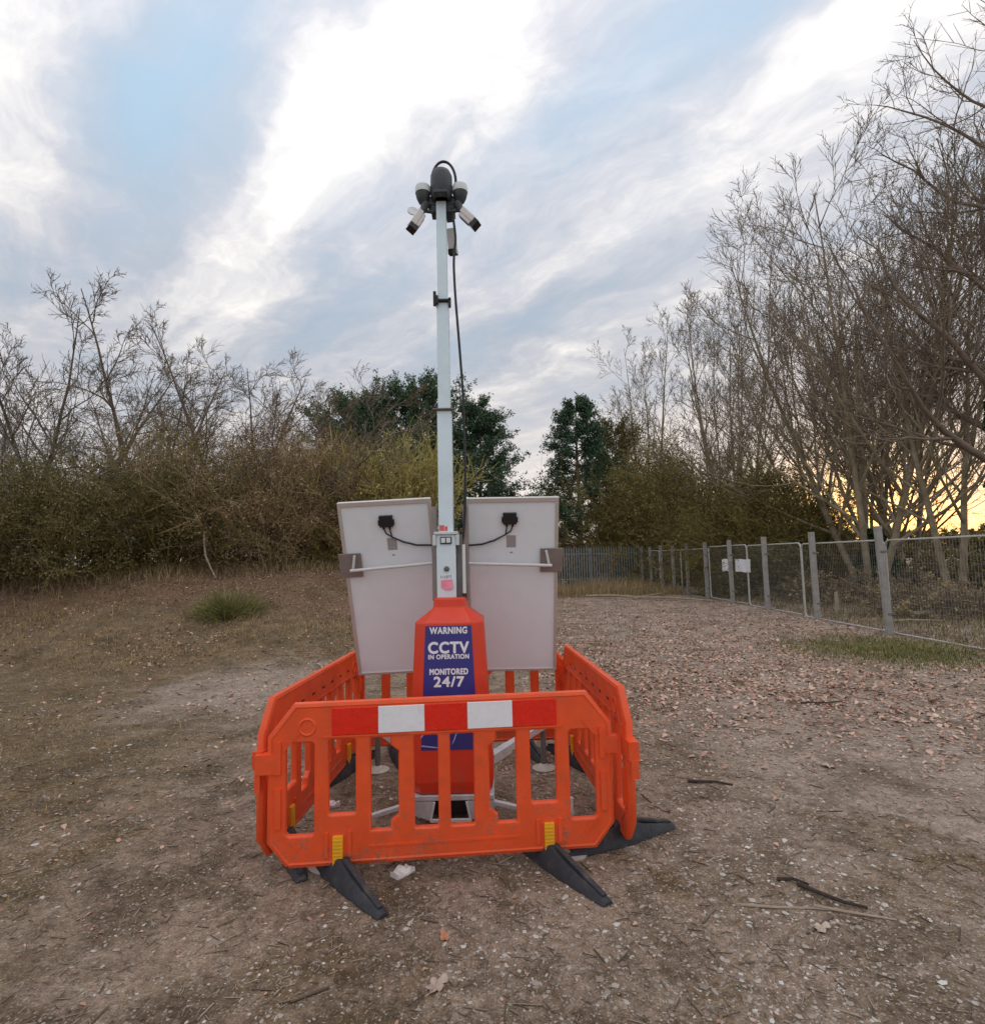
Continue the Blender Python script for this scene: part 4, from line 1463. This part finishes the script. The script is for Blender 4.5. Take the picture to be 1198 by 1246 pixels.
solar(-0.828, math.radians(-1.9), 0.005, 1)
solar(0.150, math.radians(0.4), -0.018, -1)

# head of the mast
hd = MB()
hx, hy = MX + 0.005, MY - 0.03
hd.lathe([(0.066, 4.575), (0.084, 4.61), (0.085, 4.72), (0.084, 4.775), (0.066, 4.815), (0.038, 4.835), (0.006, 4.840)], 24, Matrix.Translation((hx, hy, 0)))
hd.box((hx - 0.085, MY - 0.02, 4.50), (hx + 0.100, MY + 0.09, 4.61))
hd.box((hx - 0.11, MY - 0.025, 4.555), (hx + 0.12, MY + 0.05, 4.625))
hd.box((hx - 0.052, hy - 0.115, 4.575), (hx + 0.052, hy + 0.0, 4.598))
head = hd.build('camera_head', MT['head'], tw, smooth=True, bevel=0.006)
arc = [(hx + 0.018 + 0.094 * math.cos(a), hy + 0.01, 4.745 + 0.165 * math.sin(a)) for a in [math.radians(-10 + 200 * k / 20) for k in range(21)]]
MB().tube(arc, 0.0105, 8).build('lifting_hoop', MT['black'], head, smooth=True)
for s in (-1, 1):
    cx = hx + s * 0.144
    dm = MB()
    dm.lathe([(0.010, 4.545), (0.034, 4.566), (0.050, 4.602), (0.057, 4.635), (0.057, 4.648)], 20, Matrix.Translation((cx, hy, 0)))
    dm.box((min(hx + s * 0.08, cx), hy - 0.018, 4.66), (max(hx + s * 0.08, cx), hy + 0.018, 4.69))
    dome = dm.build('dome_camera', MT['head'], tw, smooth=True)
    MB().lathe([(0.060, 4.642), (0.061, 4.682), (0.055, 4.700), (0.028, 4.708), (0.004, 4.710)], 22, Matrix.Translation((cx, hy, 0))).build('cap', MT['cap'], dome, smooth=True)
    bk = MB()
    bk.tube([(cx - s * 0.02, hy, 4.56), (cx + s * 0.0, hy - 0.01, 4.50), (cx + s * 0.03, hy - 0.02, 4.455)], [0.034, 0.026, 0.016], 10)
    bk.tube([(cx - s * 0.02, hy, 4.50), (hx + s * 0.06, hy, 4.49)], 0.014, 8)
    bk.build('camera_bracket', MT['head'], tw, smooth=True)
    a_ = Vector((cx + s * 0.005, hy - 0.02, 4.475))
    dirv = Vector((s * (0.48 if s < 0 else 0.82), -0.30, -1.0)).normalized()
    rot_ = dirv.to_track_quat('Z', 'Y').to_matrix().to_4x4()
    mt_ = Matrix.Translation(a_) @ rot_
    bc = MB().box((-0.034, -0.034, 0.02), (0.034, 0.034, 0.150), mt_)
    bc.box((-0.040, -0.006, 0.01), (0.040, 0.040, 0.158), mt_)
    bul = bc.build('bullet_camera', MT['camera_white'], tw, bevel=0.007)
    MB().box((-0.036, -0.036, 0.1505), (0.036, 0.0355, 0.196), mt_).build('lens_hood', MT['lens'], bul, bevel=0.004)
    MB().box((-0.036, -0.0395, 0.04), (0.010, -0.0345, 0.13), mt_).build('lamp_strip', MT['black'], bul, bevel=0.002)
pd = MB().lathe([(0.006, -0.006), (0.042, -0.005), (0.042, 0.005), (0.006, 0.006)], 18, Matrix.Translation((hx - 0.222, hy - 0.02, 4.49)) @ Matrix.Rotation(math.radians(38), 4, 'Y') @ Matrix.Rotation(math.radians(65), 4, 'X'))
pd.tube([(hx - 0.20, hy - 0.02, 4.475), (hx - 0.165, hy - 0.015, 4.465)], 0.010, 8)
pd.build('antenna_paddle', MT['cap'], tw, smooth=True)
# third camera hanging behind the mast, with its small dark mount
mt_ = Matrix.Translation((hx + 0.062, hy + 0.11, 4.45)) @ Vector((0.05, 0.25, -1)).normalized().to_track_quat('Z', 'Y').to_matrix().to_4x4()
b3 = MB().box((-0.032, -0.032, 0.03), (0.032, 0.032, 0.185), mt_).build('bullet_camera', MT['camera_white'], tw, bevel=0.006)
MB().box((-0.034, -0.034, 0.1855), (0.034, 0.034, 0.225), mt_).build('lens_hood', MT['lens'], b3, bevel=0.003)
MB().tube([(hx + 0.055, hy + 0.05, 4.52), (hx + 0.062, hy + 0.09, 4.46)], [0.035, 0.028], 10).build('camera_bracket', MT['head'], tw, smooth=True)
# dangling cable
cz = [(0.085, 4.52), (0.098, 4.40), (0.108, 4.27), (0.095, 4.14), (0.092, 4.02), (0.100, 3.80), (0.115, 3.55), (0.130, 3.30), (0.143, 3.05), (0.148, 2.80), (0.150, 2.50), (0.142, 2.20), (0.125, 1.99), (0.112, 1.93)]
# rounded through the given points
P = [Vector((hx + a - 0.006, MY - 0.005 - (0.02 if b > 2.3 else 0.0), b)) for a, b in cz]
sm = []
for i in range(len(P) - 1):
    p0_, p1_, p2_, p3_ = P[max(i - 1, 0)], P[i], P[i + 1], P[min(i + 2, len(P) - 1)]
    for k in range(4):
        t = k / 4
        sm.append(0.5 * ((2 * p1_) + (p2_ - p0_) * t + (2 * p0_ - 5 * p1_ + 4 * p2_ - p3_) * t * t + (3 * p1_ - p0_ - 3 * p2_ + p3_) * t ** 3))
sm.append(P[-1])
MB().tube(sm, 0.0095, 8).build('cable', MT['black'], tw, smooth=True)

# ------------------------------------------------------------------ ground litter
rng = np.random.RandomState(99)


def ring_points(n, r_lo, r_hi, a_lo=-62, a_hi=62, p=1.0):
    """more points near, fewer far"""
    r = r_lo * (r_hi / r_lo) ** (rng.uniform(0, 1, n) ** p)
    a = np.radians(rng.uniform(a_lo, a_hi, n))
    return r * np.sin(a), r * np.cos(a)


def nz(x, y, s, seed):
    return lump(x, y, s, seed)


# gravel stones
x, y = ring_points(90000, 1.7, 17)
keep = rng.uniform(0, 1, len(x)) < 0.42 + 0.45 * sstep(-1.5, 1.5, x) + 0.35 * nz(x, y, 1.6, 21)
x, y = x[keep], y[keep]
n = len(x)
sz = np.exp(rng.normal(math.log(0.0034), 0.5, n)) * (1 + 0.10 * np.hypot(x, y))
sz = np.minimum(sz, 0.011 + 0.0012 * np.hypot(x, y))
oc = np.array([[math.cos(k * 1.2566), math.sin(k * 1.2566), 0] for k in range(5)] + [[0.05, 0.1, 0.75]], float)
fo = np.array([[k, (k + 1) % 5, 5] for k in range(5)])
sc = sz[:, None] * rng.uniform(0.55, 1.4, (n, 3)) * np.array([1.15, 1.15, 0.7])
a = rng.uniform(0, 2 * PI, n)
v = oc[None] * sc[:, None, :] * rng.uniform(0.75, 1.25, (n, 6, 1))
vx = v[..., 0] * np.cos(a)[:, None] - v[..., 1] * np.sin(a)[:, None]
vy = v[..., 0] * np.sin(a)[:, None] + v[..., 1] * np.cos(a)[:, None]
V = np.stack([vx + x[:, None], vy + y[:, None], v[..., 2] + (height(x, y) + sz * 0.15)[:, None]], -1).reshape(-1, 3)
Fq = (fo[None] + (np.arange(n) * 6)[:, None, None]).reshape(-1, 3)
tag(mesh_np('gravel', V, [Fq], LM['stones'], smooth=True), 'small pale stones strewn over the brown earth', kind='stuff')


def leaves_at(x, y, size, curl, name, material, label, long_=1.5):
    n = len(x)
    s = np.minimum(size * np.exp(rng.normal(0, 0.35, n)), 0.048)
    a = rng.uniform(0, 2 * PI, n)
    # six points: base, two left, tip ... folded along the midrib
    base = np.array([[-1, 0, 0], [-0.2, 0.55, 1], [0.45, 0.42, 0.8], [1.0, 0, 0.25], [0.45, -0.42, 0.8], [-0.2, -0.55, 1]], float)
    v = np.repeat(base[None], n, 0)
    v[..., 0] *= (s * long_ * rng.uniform(0.7, 1.2, n))[:, None] * 0.5
    v[..., 1] *= (s * rng.uniform(0.6, 1.3, n))[:, None]
    v[..., 2] *= (s * curl * rng.uniform(-0.2, 1.2, n))[:, None]
    v[..., :2] *= rng.uniform(0.75, 1.2, (n, 6, 1))
    tl = rng.normal(0, 0.28, (n, 2))
    v[..., 2] += v[..., 0] * tl[:, :1] + v[..., 1] * tl[:, 1:]
    v[..., 2] -= v[..., 2].min(1, keepdims=True)
    vx = v[..., 0] * np.cos(a)[:, None] - v[..., 1] * np.sin(a)[:, None]
    vy = v[..., 0] * np.sin(a)[:, None] + v[..., 1] * np.cos(a)[:, None]
    V = np.stack([vx + x[:, None], vy + y[:, None], v[..., 2] + (height(x, y) + 0.001)[:, None]], -1).reshape(-1, 3)
    o = (np.arange(n) * 6)[:, None]
    q1 = np.concatenate([o + 0, o + 3, o + 2, o + 1], 1)
    q2 = np.concatenate([o + 0, o + 5, o + 4, o + 3], 1)
    return tag(mesh_np(name, V, [np.concatenate([q1, q2])], material), label, kind='stuff')


x, y = ring_points(150000, 1.8, 34, -55, 52, 0.5)
pr = 0.05 + 0.85 * sstep(0.0, 2.0, x) * sstep(4.0, 7.5, y) + (0.05 + 0.23 * sstep(4, 8, y)) * np.clip(nz(x, y, 1.0, 33), -1, 1) * 1.8 + 0.45 * sstep(10, 14, y) * sstep(-1, -4, x)
keep = (rng.uniform(0, 1, len(x)) < pr)
leaves_at(x[keep], y[keep], 0.011 + 0.019 * sstep(3.0, 9.0, np.hypot(x[keep], y[keep])), 0.35, 'leaf_litter', LM['litter'], 'dry fallen leaves scattered over the worn ground')

# woody scraps
x, y = ring_points(24000, 1.7, 16)
n = len(x)
ln = np.exp(rng.normal(math.log(0.010), 0.55, n)) * (1 + 0.08 * np.hypot(x, y))
a = rng.uniform(0, PI, n)
zz = height(x, y) + 0.003
p = np.stack([np.stack([x - ln * np.cos(a), y - ln * np.sin(a), zz + 0.001], -1), np.stack([x + ln * np.cos(a), y + ln * np.sin(a), zz + rng.uniform(0, 0.006, n)], -1)], 1)
v_, f_ = tubes(p, np.repeat((ln * 0.06 + 0.0007)[:, None], 2, 1), 3)
tag(mesh_np('twig_scraps', v_, [f_], LM['chips']), 'fine woody scraps lying on the earth', kind='stuff')


def blades(name, x, y, h, w, lean, material, label):
    n = len(x)
    a = rng.uniform(0, 2 * PI, n)
    hh = h * np.exp(rng.normal(0, 0.3, n))
    L = lean * hh * rng.uniform(0.3, 1.6, n)
    ca, sa = np.cos(a), np.sin(a)
    zz = height(x, y) - 0.004
    b0 = np.stack([x - sa * w, y + ca * w, zz], -1)
    b1 = np.stack([x + sa * w, y - ca * w, zz], -1)
    m0 = np.stack([x + ca * L * 0.35 - sa * w * 0.7, y + sa * L * 0.35 + ca * w * 0.7, zz + hh * 0.62], -1)
    m1 = np.stack([x + ca * L * 0.35 + sa * w * 0.7, y + sa * L * 0.35 - ca * w * 0.7, zz + hh * 0.62], -1)
    tp = np.stack([x + ca * L, y + sa * L, zz + hh], -1)
    V = np.stack([b0, b1, m1, m0, tp], 1).reshape(-1, 3)
    o = (np.arange(n) * 5)[:, None]
    return tag(mesh_np(name, V, [np.concatenate([o, o + 1, o + 2, o + 3], 1), np.concatenate([o + 3, o + 2, o + 4], 1)], material), label, kind='stuff')


# dry turf over the hedge side and the bank
x, y = ring_points(75000, 2.2, 24, -60, 6, 0.7)
pr = (0.32 * sstep(-2.5, -5.5, x + 1.2 * nz(x, y, 0.8, 41)) + 0.42 * sstep(9, 11, y) * sstep(14.5, 12.5, y) * sstep(1.5, -3.0, x)) * (0.45 + 2.0 * np.clip(nz(x, y, 1.7, 42), -0.2, 0.6))
keep = rng.uniform(0, 1, len(x)) < pr
x, y = x[keep], y[keep]
blades('dry_grass', x, y, 0.035 + 0.06 * sstep(9, 13, y), 0.0022 + 0.0005 * np.hypot(x, y) * 0.5, 0.9, LM['straw'], 'short dry straw coloured grass over the bank')
x, y = ring_points(16000, 2.2, 22, -60, 60, 0.7)
keep = rng.uniform(0, 1, len(x)) < (sstep(-2.0, -5.0, x) * 0.35 + 0.35 * sstep(0.15, 0.6, nz(x, y, 0.9, 45)))
blades('sparse_grass', x[keep], y[keep], 0.03, 0.002 + 0.0002 * y[keep], 1.0, LM['grass'], 'thin green grass coming through the earth')
x = rng.normal(7.2, 0.8, 11000)
y = rng.normal(10.5, 0.85, 11000)
blades('grass_patch', x, y, 0.07, 0.004, 0.8, LM['grass'], 'green grass patch growing by the leaning fence post')
# weeds in front of the palisade and under the fence
x = rng.uniform(1.5, 8.6, 9000)
y = rng.uniform(25.2, 33.8, 9000)
keep = nz(x, y, 1.2, 51) > -0.25
blades('dry_weeds', x[keep], y[keep], 0.42 + 0.2 * nz(x[keep], y[keep], 0.8, 52), 0.008, 0.5, LM['brown'], 'dead brown weeds standing before the palisade')
x = rng.uniform(8.7, 16, 14000)
y = rng.uniform(9.0, 27, 14000)
blades('undergrowth', x, y, 0.15, 0.007, 1.0, LM['hedge'], 'dry undergrowth on the far side of the mesh fence')
# rough growth at the foot of the hedge
x = rng.uniform(-17, -3, 14000)
y = 15.0 + 0.12 * (x + 17) * 2.4 + rng.normal(0, 0.9, 14000)
blades('hedge_bottom_growth', x, y, 0.26, 0.006, 1.0, LM['brown'], 'rough dark growth along the foot of the hedge')

# one green tussock on the bank
ts = 1000
r_ = np.abs(rng.normal(0, 0.33, ts))
a = rng.uniform(0, 2 * PI, ts)
tx_, ty_ = -6.15, 13.2
cx_, cy_ = tx_ + r_ * np.cos(a) * 1.3, ty_ + r_ * np.sin(a) * 0.8
hh = (0.42 + 0.16 * np.sin(a * 3 + 1)) * np.exp(-(r_ / 0.55) ** 2) * rng.uniform(0.6, 1.2, ts) + 0.10
st = np.stack([cx_, cy_, height(cx_, cy_) - 0.02], -1)
dr = np.stack([np.cos(a) * 0.5, np.sin(a) * 0.5, np.ones(ts)], -1) + rng.normal(0, 0.25, (ts, 3))
pp = wander(st, dr, hh * 1.25, 5, 0.10, -0.16, rng)
vv_, ff_ = tubes(pp, taper(np.full(ts, 0.0085), 5, 0.25), 3)
tus = leafmat('tussock_blades', [(0.05, 0.06, 0.02), (0.15, 0.16, 0.05), (0.28, 0.26, 0.095), (0.50, 0.43, 0.22)])
tag(mesh_np('grass_tussock', vv_ - np.array([tx_, ty_, 0]), [ff_], tus), 'green grass tussock standing alone on the dry bank', 'tussock').location = (tx_, ty_, 0)

# ------------------------------------------------------------------ loose bits one can point at


def stick_obj(name, pts, r, material, label, cat='stick', group=None, n=6):
    pts = [(px, py, hz(px, py) + dz) for px, py, dz in pts]
    rr = [r * (1 - 0.45 * i / (len(pts) - 1)) for i in range(len(pts))]
    o = MB().tube(pts, rr, n).build(name, material, smooth=True)
    return tag(o, label, cat, group)


stick_obj('fallen_branch', [(4.0, 25.0, 0.10), (5.0, 24.3, 0.13), (6.0, 23.3, 0.09), (7.0, 22.3, 0.10), (8.0, 21.0, 0.06)], 0.06, MT['bark_pale'], 'long pale fallen branch lying before the palisade weeds', 'branch')
stick_obj('fallen_branch', [(5.6, 23.2, 0.05), (6.2, 23.35, 0.15), (6.9, 23.6, 0.22)], 0.045, MT['bark_pale'], 'short pale branch crossing the long fallen one', 'branch')
stick_obj('pale_twig', [(1.22, 3.06, 0.006), (1.40, 3.03, 0.008), (1.56, 3.02, 0.006), (1.68, 3.0, 0.004)], 0.007, MT['bark_pale'], 'thin pale twig on the gravel in front of the dark stick', 'twig')
stick_obj('pale_twig', [(1.58, 3.03, 0.012), (1.74, 2.97, 0.010), (1.92, 2.915, 0.005)], 0.008, MT['bark_pale'], 'thicker pale twig touching the dark stick', 'twig')
stick_obj('dark_stick', [(1.60, 3.22, 0.014), (1.66, 3.13, 0.02), (1.74, 3.05, 0.018), (1.84, 3.01, 0.008)], 0.012, MT['stick'], 'curved dark rotten stick beside the pale twigs')
stick_obj('dark_stick', [(1.52, 3.28, 0.008), (1.60, 3.26, 0.016), (1.66, 3.22, 0.010)], 0.011, MT['stick'], 'short dark scrap just past the curved stick')
stick_obj('dark_stick', [(1.50, 4.66, 0.010), (1.58, 4.63, 0.016), (1.70, 4.62, 0.015), (1.82, 4.57, 0.008)], 0.012, MT['stick'], 'dark stick lying on the open gravel past the barrier foot')
stick_obj('dark_stick', [(3.6, 6.9, 0.01), (3.9, 6.85, 0.02), (4.2, 6.95, 0.01)], 0.011, MT['stick'], 'thin dark stick among the leaves far out on the gravel')
stick_obj('fallen_log', [(10.6, 14.6, 0.16), (11.6, 14.9, 0.20), (12.6, 15.0, 0.18)], 0.07, MT['bark_pale'], 'pale fallen log lying beyond the mesh fence past the leaning post', 'log')
stick_obj('fallen_log', [(9.5, 14.1, 0.06), (10.2, 14.2, 0.08), (10.9, 14.0, 0.07)], 0.045, MT['bark_pale'], 'short pale log low down behind the mesh beside the leaning post', 'log')
stick_obj('stump', [(9.9, 16.6, -0.05), (9.92, 16.62, 0.30), (9.9, 16.6, 0.62)], 0.085, MT['bark_pale'], 'pale upright stump showing through the mesh fence', 'stump', n=9)
stick_obj('curved_branch', [(-8.35, 16.4, 1.2), (-8.30, 16.3, 0.9), (-8.15, 16.1, 0.55), (-7.9, 15.9, 0.25), (-7.6, 15.6, 0.03)], 0.035, MT['bark_pale'], 'pale curved branch hanging from the brown thicket to the bank', 'branch')


def packet(loc, rz, s, label):
    m = MB()
    r = random.Random(int(abs(loc[0]) * 1000))
    top, bot = [], []
    for i in range(6):
        for j in range(4):
            xx, yy = (i / 5 - 0.5) * 0.115 * s, (j / 3 - 0.5) * 0.066 * s
            top.append((xx + r.uniform(-.006, .006), yy + r.uniform(-.005, .005), 0.020 + 0.014 * s * math.sin(i * 1.9 + j) + r.uniform(0, 0.008)))
            bot.append((xx * 0.96, yy * 0.96, 0.001))
    vs = top + bot
    fs = []
    for i in range(5):
        for j in range(3):
            a = i * 4 + j
            fs += [(a, a + 4, a + 5, a + 1), (a + 24, a + 25, a + 29, a + 28)]
    ring = [0, 4, 8, 12, 16, 20, 21, 22, 23, 19, 15, 11, 7, 3, 2, 1]
    for q in range(16):
        a, b = ring[q], ring[(q + 1) % 16]
        fs.append((b, a, a + 24, b + 24))
    o = m.add(vs, fs).build('crumpled_packet', MT['packet'])
    o.location = (loc[0], loc[1], hz(*loc))
    o.rotation_euler = (0, 0, rz)
    tag(o, label, 'litter')


packet((-0.565, 3.43), 0.9, 1.15, 'white crumpled packet just outside the front barrier')
packet((-1.235, 4.36), 0.4, 0.95, 'white scrap of packaging inside the hedge side barrier')


def big_leaf(loc, rz, s, colr, label, lobes=5):
    m = MB()
    n = 30
    vs = [(0, 0, 0.006)]
    for k in range(n):
        a = 2 * PI * k / n
        r = s * (0.62 + 0.38 * abs(math.cos(a * lobes / 2)) ** 0.7) * (1.25 if abs(a) < 0.5 or abs(a - 2 * PI) < 0.5 else 0.9)
        vs.append((r * math.cos(a), r * 0.8 * math.sin(a), 0.004 + 0.012 * abs(math.sin(a * 2.5 + 1)) * s / 0.04))
    vs2 = [(a_, b_, c_ - 0.0015) for a_, b_, c_ in vs]
    fs = [(0, 1 + k, 1 + (k + 1) % n) for k in range(n)] + [(n + 1, n + 2 + (k + 1) % n, n + 2 + k) for k in range(n)]
    m.add(vs + vs2, fs)
    mm = mat('single_leaf', colr, 0.65, var=0.18, vscale=40)
    o = m.build('fallen_leaf', mm)
    o.location = (loc[0], loc[1], hz(*loc) + 0.002)
    o.rotation_euler = (0.1, -0.15, rz)
    tag(o, label, 'leaf')


big_leaf((-0.275, 2.86), 1.9, 0.034, (0.46, 0.20, 0.11), 'orange brown fallen leaf alone in front of the barriers', 3)
big_leaf((-0.285, 2.55), 0.7, 0.050, (0.40, 0.30, 0.25), 'large pale maple leaf near the bottom of the picture', 5)
big_leaf((1.52, 2.86), 0.3, 0.040, (0.47, 0.38, 0.30), 'pale leaf beside the thicker pale twig', 3)
big_leaf((2.75, 4.9), 2.3, 0.060, (0.46, 0.37, 0.31), 'big pale leaf out on the open gravel', 4)
